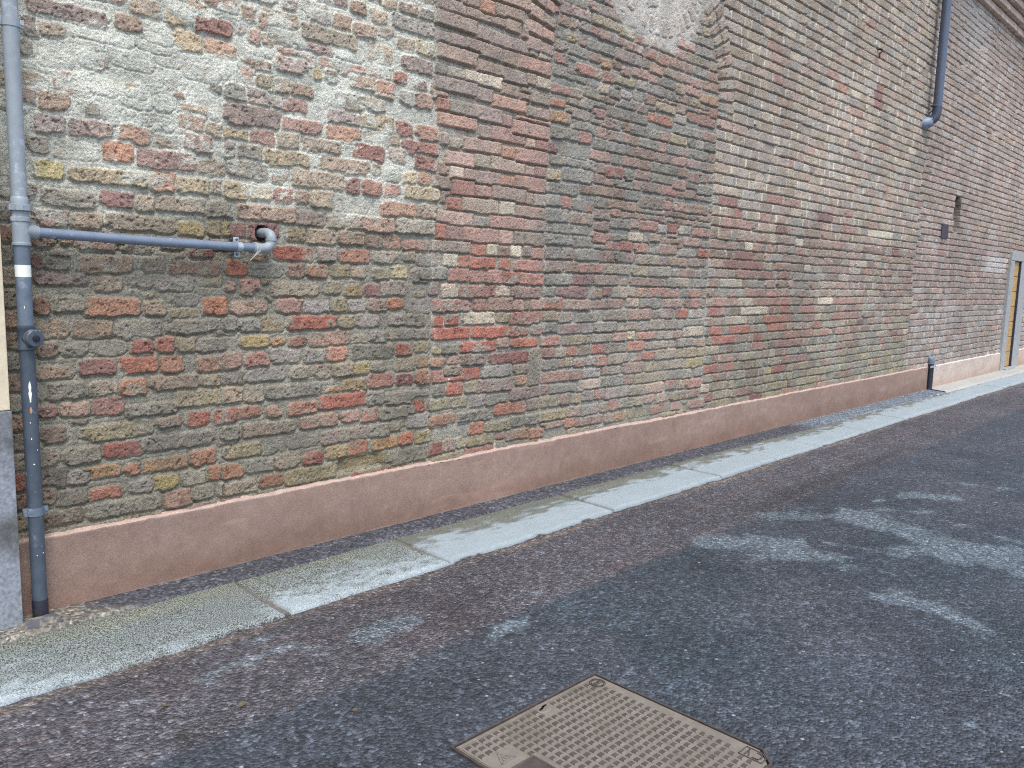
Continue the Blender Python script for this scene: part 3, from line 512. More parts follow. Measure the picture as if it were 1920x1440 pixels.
lum = (C@np.array([0.3, 0.55, 0.15]))[..., None]; C = lum+(C-lum)*np.array([0.76, 0.66, 0.66, 0.62, 0.58])[zone][..., None]
C *= (np.array([1.10, 1.24, 1.24, 1.18, 1.28])[zone]*np.where(zone == 0, 1+0.10*up, 1)*np.where(zone == 1, 1+0.16*sstep(1.4, 2.2, Z), 1)*np.where(zone == 3, 1+0.16*sstep(1.8, 2.4, Z), 1)*np.where(zone == 4, 1+0.12*sstep(2.0, 4.5, Z), 1))[..., None]
C = np.clip(C*ALB_WALL, 0.012, 0.85)
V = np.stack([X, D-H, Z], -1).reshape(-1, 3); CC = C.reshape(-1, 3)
idx = np.arange(NX*NZ).reshape(NX, NZ)
Q = np.stack([idx[:-1, :-1], idx[1:, :-1], idx[1:, 1:], idx[:-1, 1:]], -1)
xm = (xs[:-1]+xs[1:])/2
zm = (Z[:-1, :-1]+Z[1:, 1:])/2
MB = mat_brick()
wall_root = thing('brick_wall', 'long old brick wall with a blocked arch, patchy pointing and a pinkish plaster plinth', 'brick wall', (0.98, D, 0))
ends = [(0, XA, 'rough_brickwork', 'rough brickwork half covered by whitish pointing'), (XA, XB, 'brick_pier', 'regular reddish brick pier'), (XB, XC, 'arch_infill', 'greyish infill bricks of the blocked arch'),
        (XC, XD, 'coursed_brickwork', 'regular coursed brickwork with deep raked joints'), (XD, 99, 'end_brickwork', 'pinkish brickwork beside the door')]
DOOR = (16.86, 18.12, 2.155)
for a, b, nm, lb in ends:
    sel = (xm >= a) & (xm < b); q = Q[sel]
    if nm == 'end_brickwork':
        keep = ~((xm[sel][:, None] > DOOR[0]+0.02) & (xm[sel][:, None] < DOOR[1]-0.02) & (zm[sel] < DOOR[2]-0.02)); q = q[keep]
    q = q.reshape(-1, 4); u, inv = np.unique(q, return_inverse=True)
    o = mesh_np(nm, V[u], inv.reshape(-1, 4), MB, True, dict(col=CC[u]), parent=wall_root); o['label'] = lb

# ------------------------------------------------------------------ cornice and eave along the top of the wall
MT = mat_attr('cornice_brick', 0.92, 0.2, ((60, 0.7, 1.3), (14, 0.8, 1.2)), 0.006, 0.8)
def profile_strip(name, prof, x0, x1, step, mat, colf, parent, jit=0.004):
    n = int((x1-x0)/step)+1; xx = np.linspace(x0, x1, n); P = np.array(prof); m = len(P)
    V = np.zeros((n, m, 3)); V[..., 0] = xx[:, None]; V[..., 1] = P[None, :, 0]; V[..., 2] = P[None, :, 1]
    V[..., 1] += jit*fbm(V[..., 0]*5, V[..., 2]*9+P[None, :, 0]*5, 2, 3); V[..., 2] += jit*0.6*fbm(V[..., 0]*4, V[..., 1]*9, 4, 3)
    ix = np.arange(n*m).reshape(n, m); Q = np.stack([ix[:-1, :-1], ix[1:, :-1], ix[1:, 1:], ix[:-1, 1:]], -1).reshape(-1, 4)
    c = colf(V); return mesh_np(name, V.reshape(-1, 3), Q, mat, False, dict(col=c.reshape(-1, 3)), parent=parent)
def cornice_col(V):
    b = np.floor(V[..., 0]/0.13).astype(int); t = _T[3][b & 255, (np.floor(V[..., 2]/0.1)).astype(int) & 255]
    return s2l((204,184,168))[None, None]*(0.8+0.4*t)[..., None]*np.where(((V[..., 0]/0.13) % 1) < 0.12, 1.15, 1.0)[..., None]
pr = [(D+0.02, 5.60)]
y, z = D-0.01, 5.60
for k in range(4):
    y2 = y-0.075; pr += [(y2+0.004, z), (y2, z+0.006), (y2, z+0.088), (y2+0.02, z+0.094)]; y = y2; z += 0.094
    pr += [(y2+0.02, z+0.016)]; z += 0.016
pr += [(y+0.03, z+0.05), (y-0.02, z+0.055)]
profile_strip('cornice', pr, 0.6, XEND, 0.065, MT, cornice_col, wall_root)
bm = bmesh.new()
ye, ze = y-0.02, z+0.06
for k in range(int((XEND-0.6)/0.24)):
    x = 0.6+0.24*k+0.12
    bm_pts = []
    for (yy, zz) in ((ye-0.16, ze), (ye+2.6, ze+1.05)):
        bm_pts.append([bm.verts.new((x+0.11*math.cos(a), yy, zz+0.075*math.sin(a)+0.01*math.sin(k*7.1))) for a in [math.pi*i/8 for i in range(9)]]+
                      [bm.verts.new((x+0.095*math.cos(a), yy, zz+0.055*math.sin(a)+0.01*math.sin(k*7.1))) for a in [math.pi*(8-i)/8 for i in range(9)]])
    A, B = bm_pts; n = len(A)
    for i in range(n): bm.faces.new([A[i], A[(i+1) % n], B[(i+1) % n], B[i]])
    bm.faces.new(A[::-1]); bm.faces.new(B)
v = [bm.verts.new(p) for p in [(0.6, ye, ze-0.02), (XEND, ye, ze-0.02), (XEND, ye+2.6, ze+1.03), (0.6, ye+2.6, ze+1.03), (0.6, ye, ze-0.05), (XEND, ye, ze-0.05), (XEND, ye+2.6, ze+1.0), (0.6, ye+2.6, ze+1.0)]]
for q in [(0,1,2,3),(7,6,5,4),(0,4,5,1),(1,5,6,2),(2,6,7,3),(3,7,4,0)]: bm.faces.new([v[i] for i in q])
obj_bm('roof_tiles', bm, mat_plain('roof_tile', (150,92,74), 0.85, 0.2, 0, 0.3, 6), wall_root)

# ------------------------------------------------------------------ rendered plinth
MP = mat_attr('plinth_render', 0.93, 0.15, ((18, 0.9, 1.1), (150, 0.82, 1.18), (420, 0.85, 1.15)), 0.0025, 0.7)
def plinth(name, x0, x1, base, light, step0):
    xx = [x0]
    while xx[-1] < x1: xx.append(xx[-1]+max(step0, 0.003*xx[-1]))
    xx = np.array(xx); xx[-1] = x1; n = len(xx)
    tz = np.concatenate([np.linspace(-0.03, 0.335, 46), np.linspace(0.338, 0.372, 10)]); m = len(tz)
    XX = np.repeat(xx[:, None], m, 1); ZZ = np.repeat(tz[None, :], n, 0)
    topw = 0.010*fbm(XX*2.2, XX*0, 2, 4)+0.005*fbm(XX*17, XX*0, 5, 3)
    lip = sstep(0.335, 0.340, ZZ)
    hh = 0.030+0.004*fbm(XX*1.5, ZZ*3, 1, 3)+0.0012*fbm(XX*14, ZZ*14, 3, 3)
    tt = np.clip((ZZ-0.338)/0.034, 0, 1)
    YY = np.where(ZZ < 0.337, D-hh, D-hh*(1-tt)-0.0+0.02*tt*tt)
    Z2 = ZZ+topw*sstep(0.2, 0.335, ZZ)
    Z2 = np.where(ZZ > 0.337, 0.337+topw+0.011*tt**0.7+0.004*fbm(XX*30, ZZ*30, 6, 2), Z2)
    c = s2l(base)[None, None]*(1+0.14*fbm(XX*1.4, ZZ*4, 2, 4)+0.10*fbm(XX*7, ZZ*7, 4, 4))[..., None]
    damp = sstep(0.20, 0.02, ZZ+0.06*fbm(XX*3, ZZ*5, 0, 4)); c = c*(1-damp[..., None]*np.array([0.16, 0.22, 0.26]))
    sc = sstep(0.42, 0.62, fbm(XX*2.1+7, ZZ*12, 7, 4)); c = c*(1+0.16*sc[..., None])
    sc = sstep(0.3, 0.55, fbm(XX*1.1+3, ZZ*1.6, 5, 4)); c = c*(1+sc[..., None]*np.array([0.05, 0.09, 0.12]))
    lipc = sstep(0.331, 0.338, ZZ+0.004*fbm(XX*25, XX*0, 4, 2)); c = c*(1-lipc[..., None])+s2l(light)[None, None]*(1+0.15*fbm(XX*20, ZZ*40, 3, 3))[..., None]*lipc[..., None]
    foot = sstep(0.014, 0.002, ZZ-0.008*fbm(XX*16, XX*0, 4, 3)); c = c*(1-0.6*foot[..., None])+s2l((176,160,150))*0.6*foot[..., None]
    V = np.stack([XX, YY, Z2], -1); ix = np.arange(n*m).reshape(n, m)
    # returned ends so that the coat has its thickness
    Q = np.stack([ix[:-1, :-1], ix[1:, :-1], ix[1:, 1:], ix[:-1, 1:]], -1).reshape(-1, 4)
    V = V.reshape(-1, 3); c = c.reshape(-1, 3); k = len(V)
    extra = []; eq = []
    for col_i in (0, n-1):
        vv = V[ix[col_i]].copy(); vv[:, 1] = D+0.03; extra.append(vv)
        b0 = k; k += m
        for j in range(m-1):
            q = [ix[col_i, j], ix[col_i, j+1], b0+j+1, b0+j]; eq.append(q if col_i == 0 else q[::-1])
    V = np.concatenate([V]+extra); c = np.concatenate([c, c[ix[0]], c[ix[n-1]]]); Q = np.concatenate([Q, np.array(eq)])
    return mesh_np(name, V, Q, MP, True, dict(col=np.clip(c*ALB_PLINTH, 0.01, 0.85)), parent=wall_root)
o = plinth('plinth', 0.90, 12.80, (154,131,119), (196,172,158), 0.012); o['label'] = 'pinkish brown plaster plinth with a pale ragged top edge'
o = plinth('plinth', 12.99, 16.86, (198,182,170), (228,214,204), 0.03); o['label'] = 'paler beige plinth next to the door'
o = plinth('plinth', 18.14, 23.9, (196,176,160), (228,210,198), 0.06); o['label'] = 'beige plinth beyond the door'

# ------------------------------------------------------------------ ground
def grid_sheet(name, xs_, ys_, zf, colf, mat, kind=None, parent=None, extra=None):
    XX, YY = np.meshgrid(xs_, ys_, indexing='ij'); ZZ = zf(XX, YY); n, m = XX.shape
    ix = np.arange(n*m).reshape(n, m); Q = np.stack([ix[:-1, :-1], ix[1:, :-1], ix[1:, 1:], ix[:-1, 1:]], -1).reshape(-1, 4)
    at = dict(col=np.clip(colf(XX, YY), 0.004, 0.9).reshape(-1, 3))
    if extra: at.update({k: f(XX, YY).ravel() for k, f in extra.items()})
    return mesh_np(name, np.stack([XX, YY, ZZ], -1).reshape(-1, 3), Q, mat, True, at, kind, parent)
KERB = 3.085
def road_z(x, y):
    return -0.020+0.004*fbm(x*1.1, y*1.6, 2, 3)+0.002*fbm(x*6, y*6, 4, 3)-0.006*sstep(0.05, -0.02, np.hypot(np.maximum(np.abs(x-2.055)-0.372, 0), np.maximum(np.abs(y-1.435)-0.385, 0))-0.02)
STAINS = []
for px, py, rx, ry, k in [(710,1183,.20,.085,.9),(640,1190,.10,.05,.5),(352,1243,.10,.035,.6),(450,1245,.28,.035,.7),(400,1275,.10,.04,.5),(490,1195,.14,.03,.7),(958,1175,.09,.06,.9),(935,1192,.07,.04,.8),(885,1248,.022,.018,1.2),(964,1284,.016,.012,1),(950,1125,.2,.05,.35),(850,1150,.25,.06,.3),
                          (1880,1300,.02,.02,1),(1820,1360,.035,.022,1.1),(1688,1358,.015,.010,1.3),(1722,1286,.016,.010,1.2),(1760,1240,.02,.01,.7)]:
    STAINS.append((ground(px, py, -0.02), rx, ry, k))
STREAKS = [([ground(a, b, -0.02) for a, b in pts], wd, k) for pts, wd, k in [
    ([(1335,1016),(1420,1017),(1500,1022),(1530,1042)], .07, .85), ([(1480,1040),(1560,1040)], .09, .8), ([(1490,968),(1590,964),(1650,985),(1730,1010),(1800,1030),(1915,1065)], .12, .9), ([(1560,1020),(1640,1030),(1730,1030)], .06, .8),
    ([(1800,1035),(1920,1050)], .14, .9), ([(1560,1060),(1650,1070)], .05, .6), ([(1640,1118),(1700,1128),(1770,1150),(1850,1185)], .045, .8), ([(1610,1100),(1700,1110)], .03, .5), ([(1640,940),(1700,930),(1780,935)], .06, .6), ([(1650,955),(1740,960)], .05, .6),
    ([(1800,985),(1880,990)], .05, .55), ([(1780,905),(1880,915)], .06, .4), ([(1850,885),(1920,890)], .06, .4), ([(1880,1160),(1920,1170)], .06, .6), ([(1850,1000),(1900,1015)], .04, .5)]]
def road_col(x, y):
    n1 = fbm(x*2.2, y*2.2, 1, 5); n2 = fbm(x*9, y*9, 3, 4)
    old = sstep(2.34, 2.46, y+0.07*fbm(x*2.5, y*2, 5, 4))                       # older purplish strip along the kerb
    a = s2l((80,87,96)); b = s2l((104,103,108))
    c = a*(1+0.34*n1+0.16*n2)[..., None]*(1-old[..., None])+b*(1+0.24*n1+0.22*n2)[..., None]*old[..., None]
    red = sstep(0.1, 0.5, fbm(x*1.7+4, y*4, 6, 4))*old; c = c*(1+red[..., None]*np.array([0.08, 0.0, -0.02]))
    grn = sstep(0.0, 0.5, fbm(x*1.2, y*1.6+8, 2, 3))*(1-old); c = c*(1-grn[..., None]*np.array([0.18, 0.06, 0.06]))
    brn = sstep(4.2, 5.2, x+1.0*y)*sstep(2.3, 1.7, y)*sstep(-0.3, 0.3, n1); c = c*(1+brn[..., None]*np.array([0.12, 0.03, 0.0]))
    dk = np.exp(-((y-2.50-0.03*n1)/0.09)**2)*sstep(4.2, 5.6, x)*sstep(8.6, 7.6, x); c = c*(1-0.40*dk[..., None])
    # sandy sweepings against the kerb and in a thin line along the old strip
    dust = np.exp(-((y-KERB+0.035+0.012*n2+0.02*n1)/0.030)**2)*(0.55+0.5*n1); c = c*(1-dust[..., None])+s2l((150,134,120))*dust[..., None]
    ln = np.exp(-((y-2.79-0.035*fbm(x*1.3, x*0, 4, 3))/0.012)**2)*np.clip(0.5+0.9*fbm(x*3, y*3, 2, 3), 0, 1)*0.7; c = c*(1-ln[..., None])+s2l((142,116,108))*ln[..., None]
    ln = np.exp(-((y-2.43-0.03*fbm(x*1.1, x*0, 3, 3))/0.010)**2)*np.clip(0.3+0.9*fbm(x*3, y*3, 5, 3), 0, 1)*0.5; c = c*(1-ln[..., None])+s2l((132,112,108))*ln[..., None]
    pale = np.zeros_like(x)
    for p, rx, ry, k in STAINS:
        d = ((x-p[0])/rx)**2+((y-p[1])/ry)**2
        if rx < 0.05: pale = np.maximum(pale, k*sstep(1.2, 0.7, d+0.4*n2))
        else: pale = np.maximum(pale, k*np.exp(-d*0.8))
    for pts, wd, k in STREAKS:
        for p, q in zip(pts[:-1], pts[1:]):
            t = np.clip(((x-p[0])*(q[0]-p[0])+(y-p[1])*(q[1]-p[1]))/max((q[0]-p[0])**2+(q[1]-p[1])**2, 1e-6), 0, 1)
            d = np.hypot(x-p[0]-t*(q[0]-p[0]), y-p[1]-t*(q[1]-p[1]))/(1.9+1.4*n1); pale = np.maximum(pale, k*np.exp(-(d/wd)**2))
    pale = sstep(0.30, 0.66, pale+0.46*n2+0.26*n1)*0.58
    c = c*(1-pale[..., None])+s2l((132,148,156))*(1+0.15*n2)[..., None]*pale[..., None]
    return c*ALB_ROAD
def road_coarse(x, y):
    old = sstep(2.3, 2.5, y+0.07*fbm(x*2.5, y*2, 5, 4)); far = sstep(1.3, 0.2, y+0.3*fbm(x*2, y*2, 2, 3))
    return 0.55+0.75*old*(0.6+0.6*fbm(x*2, y*2, 4, 3))+0.35*far
MA = mat_asphalt()
lx = np.concatenate([np.arange(-3.0, 0.2, 0.05), np.arange(0.2, 7, 0.0155), np.arange(7, 14, 0.03), np.arange(14, 24.01, 0.06)])
ly = np.concatenate([np.arange(-3.0, -0.4, 0.06), np.arange(-0.4, 2.99, 0.019), np.arange(2.99, KERB+0.055, 0.008)])
grid_sheet('road', lx, ly, road_z, road_col, MA, 'structure', extra=dict(coarse=road_coarse))
bm = bmesh.new()
for q in [[(-150,-150,-0.09),(150,-150,-0.09),(150,150,-0.09),(-150,150,-0.09)]]: bm.faces.new([bm.verts.new(p) for p in q])
obj_bm('ground', bm, mat_plain('plain_ground', (92,92,96), 0.9, 0.2, 0, 0.2, 3), kind='structure')

# narrow asphalt fillet between kerb stones and plinth; pale concrete further on
KB = lambda x: 3.598-0.012*np.clip(x-4, 0, 20)/1.0*0.9+0.006*fbm(x*3, x*0, 3, 3)
def strip_sheet(name, xs_, tn, y0f, y1f, zf, colf, mat, coarse=0.5):
    XX = np.repeat(xs_[:, None], tn, 1); T = np.repeat(np.linspace(0, 1, tn)[None, :], len(xs_), 0); YY = y0f(XX)*(1-T)+y1f(XX)*T
    ZZ = zf(XX, YY, T); ix = np.arange(XX.size).reshape(XX.shape); Q = np.stack([ix[:-1, :-1], ix[1:, :-1], ix[1:, 1:], ix[:-1, 1:]], -1).reshape(-1, 4)
    return mesh_np(name, np.stack([XX, YY, ZZ], -1).reshape(-1, 3), Q, mat, True, dict(col=np.clip(colf(XX, YY, T), 0.004, 0.9).reshape(-1, 3), coarse=np.full(XX.size, coarse)), 'structure')
def strip_col(x, y, t):
    n = fbm(x*3, y*8, 2, 5); n2 = fbm(x*14, y*14, 4, 4)
    c = s2l((90,93,100))*(1+0.25*n+0.25*n2)[..., None]
    left = sstep(1.42, 1.22, x+0.25*(t-0.3)+0.08*n); c = c*(1-left[..., None])+s2l((146,142,130))*(1+0.2*n+0.2*n2)[..., None]*left[..., None]
    far = sstep(8.2, 8.6, x); c = c*(1-far[..., None])+s2l((128,140,150))*(1+0.2*n+0.2*n2)[..., None]*far[..., None]
    ed = sstep(0.86, 0.97, t+0.06*n2); c = c*(1-0.75*ed[..., None])+s2l((176,156,146))*0.75*ed[..., None]
    wh = sstep(9.5, 10.5, x)*sstep(0.14, 0.02, t+0.05*n2)*sstep(0.0, 0.3, n2+n); c = c*(1-0.8*wh[..., None])+s2l((214,220,222))*0.8*wh[..., None]
    return c*ALB_ROAD
strip_sheet('gutter_strip', np.arange(0.70, 12.86, 0.016), 22, lambda x: KB(x)-0.007, lambda x: np.full_like(x, D+0.02), lambda x, y, t: -0.004*sstep(1.3, 1.7, x)+0.014*t+0.003*fbm(x*7, y*7, 3, 4)+0.008*sstep(1.3, 1.1, x)-0.03*sstep(0.02, 0.0, t), strip_col, MA, 0.35)
strip_sheet('pavement', np.arange(12.864, 24, 0.05), 10, lambda x: KB(x)-0.007, lambda x: np.full_like(x, D+0.02), lambda x, y, t: 0.004+0.02*t+0.002*fbm(x*4, y*4, 3, 3)-0.03*sstep(0.02, 0.0, t), lambda x, y, t: s2l((196,196,188))*(1+0.10*fbm(x*2, y*4, 2, 4))[..., None]*ALB_ROAD, mat_attr('pale_concrete', 0.9, 0.2, ((30, 0.9, 1.1), (160, 0.88, 1.12)), 0.001, 0.5))

# ------------------------------------------------------------------ granite kerb stones, each a stone of its own
MG = mat_granite()
JX = [-0.62, 0.40, 1.872, 2.842, 4.30, 5.68, 6.63, 7.50, 8.70, 9.85, 11.35, 12.85, 14.3, 16.0, 18.0]
KLAB = {1: 'granite kerb stone nearest the left building corner, speckled, with a white lower left edge',
        2: 'speckled granite kerb stone with a broad white front edge, second from the left',
        3: 'long white granite kerb stone with an olive band along the wall, third from the left',
        4: 'white granite kerb stone in front of the greyish arch infill, fourth from the left',
        5: 'white kerb stone with dark damp streaks, right of the arch infill, fifth from left',
        6: 'short white kerb stone with grey streaks, sixth from the left',
        7: 'kerb stone with a chipped outer corner beside a road patch, seventh from the left',
        8: 'pale kerb stone alongside the bluish end of the asphalt strip, eighth from the left',
        9: 'pale streaked kerb stone short of the black drain outlet, ninth from the left',
        10: 'kerb stone directly in front of the black drain outlet, tenth from the left',
        11: 'clean pale kerb stone in front of the beige plinth, between drain outlet and door',
        12: 'pale kerb stone before the wooden door at the far right edge',
        13: 'farthest visible kerb stone beyond the wooden door', 0: 'kerb stone running off under the left building corner'}
def kerb_stone(i, x0, x1):
    st = 0.011 if x0 < 4 else 0.018 if x0 < 9 else 0.04
    n = max(int((x1-x0)/st), 8); m = int(0.52/max(st*0.9, 0.012))
    gap = 0.009
    xx = np.linspace(x0+gap, x1-gap, n); tt = np.linspace(0, 1, m)
    XX = np.repeat(xx[:, None], m, 1); T = np.repeat(tt[None, :], n, 0)
    YF = KERB+0.016*fbm(XX*1.2, XX*0, 5, 3)+0.010*fbm(XX*12, XX*0, 2, 4)+0.020*sstep(0.35, 0.6, fbm(XX*5, XX*0, 7, 3)); YB = KB(XX)-0.006
    YY = YF*(1-T)+YB*T
    skew = 0.05*(T-0.5)*(0 if i == 2 else 1)
    ed = np.minimum(np.minimum(YY-YF, YB-YY), np.minimum(XX-x0-gap, x1-gap-XX))
    ZZ = 0.004*fbm(XX*3, YY*3, 3, 4)*1.0+0.0012*fbm(XX*40, YY*40, 1, 3)-0.012*sstep(0.020, 0.0, ed+0.005*fbm(XX*30, YY*30, 4, 2))+0.003*RNG.normal()
    XX = XX+skew*0.6
    s0 = [0.75, 0.60, 0.30, -0.05, -0.1, -0.15, -0.2, -0.2, -0.25, -0.3, -0.35, -0.8, -0.9, -1][min(i, 13)]
    n1 = fbm(XX*4, YY*9, 2, 5); n2 = fbm(XX*10+YY*6, YY*34, 4, 4); n3 = fbm(XX*22, YY*40, 6, 4)
    v = (YY-KERB)/0.5                                                   # 0 at the road, 1 at the wall side
    if i <= 2: damp = sstep(-0.35, 0.45, v*1.15-0.50+s0*0.62+0.55*n1+0.40*n3+(0.0 if i > 1 else 0.5*sstep(0.72, 1.2, XX)-0.25))
    else: damp = sstep(-0.10, 0.16, v*1.0-0.60+s0*0.25+0.22*n1+0.30*n2)
    white = s2l((197,213,218))*(1+0.08*n1)[..., None]; wet = s2l((158,168,164) if i <= 2 else (148,156,148))*(1+0.15*n1)[..., None]; moss = s2l((156,162,146) if i <= 2 else (150,153,138))*(1+0.2*n1)[..., None]
    ms = sstep(0.55, 1.0, v+0.25*n1); wetc = wet*(1-ms[..., None])+moss*ms[..., None]
    c = white*(1-damp[..., None])+wetc*damp[..., None]
    edge = sstep(0.022, 0.004, ed+0.008*n3); c = c*(1-0.26*edge[..., None])+s2l((120,112,102))*0.26*edge[..., None]
    c *= ALB_KERB*(1.28 if i <= 2 else 1.0)
    sp = np.clip((0.42+0.58*damp) if i <= 2 else (0.12+0.45*damp), 0, 1)
    V = np.stack([XX, YY, ZZ], -1); ix = np.arange(n*m).reshape(n, m)
    Q = np.stack([ix[:-1, :-1], ix[1:, :-1], ix[1:, 1:], ix[:-1, 1:]], -1).reshape(-1, 4)
    ring = np.concatenate([ix[:, 0], ix[-1, 1:], ix[::-1, -1][1:], ix[0, ::-1][1:-1]]); V = V.reshape(-1, 3)
    low = V[ring].copy(); low[:, 2] = -0.12; k = len(V); r2 = k+np.arange(len(ring))
    Q2 = np.stack([ring, r2, np.roll(r2, -1), np.roll(ring, -1)], -1)
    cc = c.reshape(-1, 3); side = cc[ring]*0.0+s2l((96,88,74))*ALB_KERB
    spf = sp.reshape(-1)
    cx = (x0+x1)/2
    o = mesh_np('kerb_stone', np.concatenate([V, low])-np.array([cx, 3.34, 0]), np.concatenate([Q, Q2]), MG, True, dict(col=np.clip(np.concatenate([cc, side]), 0.01, 0.9), speckle=np.concatenate([spf, spf[ring]])))
    o.location = (cx, 3.34, 0)
    tag(o, KLAB[i], 'kerb stone', 'granite kerb stones along the wall')
for i in range(len(JX)-1): kerb_stone(i, JX[i], JX[i+1])
# mortar bedding seen in the joints and along the front
bm = bmesh.new(); box(bm, -0.6, 18, KERB+0.02, 3.62, -0.06, -0.016); obj_bm('kerb_bedding', bm, mat_plain('joint_mortar', (116,112,104), 0.95, 0.1, 0, 0.3, 60, 0.002), kind='structure')

# ------------------------------------------------------------------ neighbouring building at the left edge
bld = thing('plastered_building', 'corner of a cream plastered building with a grey stone base at the left edge', 'building', (0.98, 3.69, 0))
bm = bmesh.new(); box(bm, -6, 0.983, 3.69, 5.0, 0.915, 7.5, 0.004); obj_bm('wall', bm, mat_plain('cream_plaster', (214,202,176), 0.9, 0.2, 0, 0.10, 40, 0.0015, (196,182,156), 3, (0.5, 0.8)), bld)
bm = bmesh.new(); box(bm, -6, 0.986, 3.682, 4.9, -0.05, 0.912, 0.004); obj_bm('stone_base', bm, mat_plain('grey_stone', (138,143,150), 0.85, 0.3, 0, 0.34, 70, 0.003, (84,84,80), 3, (0.44, 0.66)), bld)

# ------------------------------------------------------------------ near downpipe with its branch
PY = 3.70; PX = 1.057
def zy(y): return float(np.interp(y, [0, 330, 420, 500, 700, 900, 1100, 1150], [2.50, 1.841, 1.655, 1.487, 1.058, 0.614, 0.157, 0.041]))
rp = 13.6*project([PX, PY, 1.2])[2]/F
M_lt = mat_plain('faded_grey_pipe', (146,155,161), 0.45, 0.5, 0.0, 0.10, 22, 0.0006, (176,184,194), 14, (0.56, 0.66))
M_md = mat_plain('blue_grey_pipe', (102,114,128), 0.42, 0.5, 0.0, 0.16, 22, 0.0006, (140,152,166), 12, (0.60, 0.70))
M_dk = mat_plain('dark_blue_pipe', (74,84,95), 0.42, 0.5, 0.0, 0.16, 20, 0.0006, (112,126,142), 16, (0.62, 0.70))
M_blk = mat_plain('black_sleeve', (38,38,50), 0.5, 0.5, 0.0, 0.3, 60, 0.001, (120,124,136), 40, (0.66, 0.72))
M_zn = mat_plain('galvanised_strip', (176,186,192), 0.4, 0.5, 0.35, 0.15, 40, 0.0005)
M_wh = mat_plain('white_band', (236,238,228), 0.6, 0.4, 0, 0.05, 40)
M_hole = mat_plain('dark_hole', (34,32,34), 0.95, 0.1, 0, 0.2, 30)
M_cau = mat_plain('caulk', (206,206,200), 0.7, 0.3, 0, 0.15, 60, 0.001)
dp = thing('downpipe', 'grey plastic downpipe with a white band and a side branch, beside the left building corner', 'downpipe', (PX, PY, 0))
def lpart(name, prof, mat):
    bm = bmesh.new(); lathe(bm, PX, PY, prof, 36); return obj_bm(name, bm, mat, dp, True)
r = rp
lpart('upper_pipe', [(zy(388), r*0.98), (7.4, r*0.98)], M_lt)
lpart('coupling', [(zy(396), r*1.14), (zy(395), r*1.30), (zy(384), r*1.32), (zy(383), r*1.10), (zy(372), r*1.10), (zy(371), r*1.06), (zy(369), r*1.0)], M_lt)
bm = bmesh.new()
for k in range(10):                                        # grip flats of the nut
    a = 2*math.pi*k/10; v = bmesh.ops.create_cube(bm, size=1.0, matrix=Matrix.Translation((PX+r*1.33*math.cos(a), PY+r*1.33*math.sin(a), zy(389.5)))@Matrix.Rotation(a, 4, 'Z')@Matrix.Diagonal((0.006, 0.026, 0.022, 1)))
obj_bm('coupling_grip', bm, M_lt, dp)
t = lpart('tee', [(zy(461), r*1.02), (zy(460), r*1.16), (zy(456), r*1.18), (zy(455), r*1.08), (zy(416), r*1.08), (zy(415), r*1.20), (zy(407), r*1.20), (zy(406), r*1.06), (zy(395), r*1.06)], M_lt)
lpart('middle_pipe', [(zy(615), r*0.97), (zy(455), r*0.97)], M_md)
lpart('white_band', [(zy(519), r*0.985), (zy(497), r*0.985)], M_wh)
lpart('inspection_fitting', [(zy(656), r*1.0), (zy(655), r*1.12), (zy(650), r*1.13), (zy(648), r*1.04), (zy(617), r*1.06), (zy(615), r*1.16), (zy(609), r*1.15), (zy(608), r*1.0)], M_dk)
pl = wall(62, 632, PY-r-0.02)
bm = bmesh.new(); dr = Vector((0.22, -1, 0.0)).normalized(); p0 = Vector((PX, PY, zy(632)))
sweep(bm, [p0+dr*q for q in (0.0, r+0.012, r+0.013, r+0.036, r+0.040)], [0.028, 0.028, 0.035, 0.035, 0.031], 30)
cap = obj_bm('inspection_cap', bm, M_dk, dp, True)
bm = bmesh.new(); sweep(bm, [p0+dr*q for q in (r+0.038, r+0.047, r+0.048)], [0.014, 0.013, 0.009], 20); sweep(bm, [p0+dr*q for q in (r+0.047, r+0.050)], [0.006, 0.006], 6)
obj_bm('cap_screw', bm, M_blk, dp, True)
bm = bmesh.new()
for k in range(7):                                        # white lettering-like ticks round the cap's edge
    a = 2.2+0.24*k; s = dr.cross(Vector((0, 0, 1))); q = p0+dr*(r+0.022)+s*(0.0353*math.cos(a))+Vector((0, 0, 1))*(0.0353*math.sin(a))
    bmesh.ops.create_cube(bm, size=1, matrix=Matrix.Translation(q)@Matrix.Rotation(0.3*k, 4, 'Y')@Matrix.Diagonal((0.005, 0.014, 0.004, 1)))
obj_bm('cap_marks', bm, M_wh, dp)
lpart('lower_pipe', [(0.10, r*0.99), (zy(650), r*0.98)], M_dk)
lpart('foot_sleeve', [(0.012, r*1.04), (0.098, r*1.04), (0.102, r*1.0)], M_blk)
def bracket(z, mat):
    bm = bmesh.new(); lathe(bm, PX, PY, [(z-0.017, r*1.0), (z-0.0165, r*1.075), (z+0.0165, r*1.075), (z+0.017, r*1.0)], 36)
    box(bm, PX+r*1.05, PX+r*1.6, PY-0.008, PY+0.008, z-0.016, z+0.016, 0.002); box(bm, PX-r*1.6, PX-r*1.05, PY-0.008, PY+0.008, z-0.016, z+0.016, 0.002)
    sweep(bm, [(PX+r*1.32, PY-0.012, z), (PX+r*1.32, PY+0.10, z)], 0.005, 10)
    return obj_bm('bracket', bm, mat, dp, True)
bracket(zy(41), M_lt); bracket(zy(958), M_md)
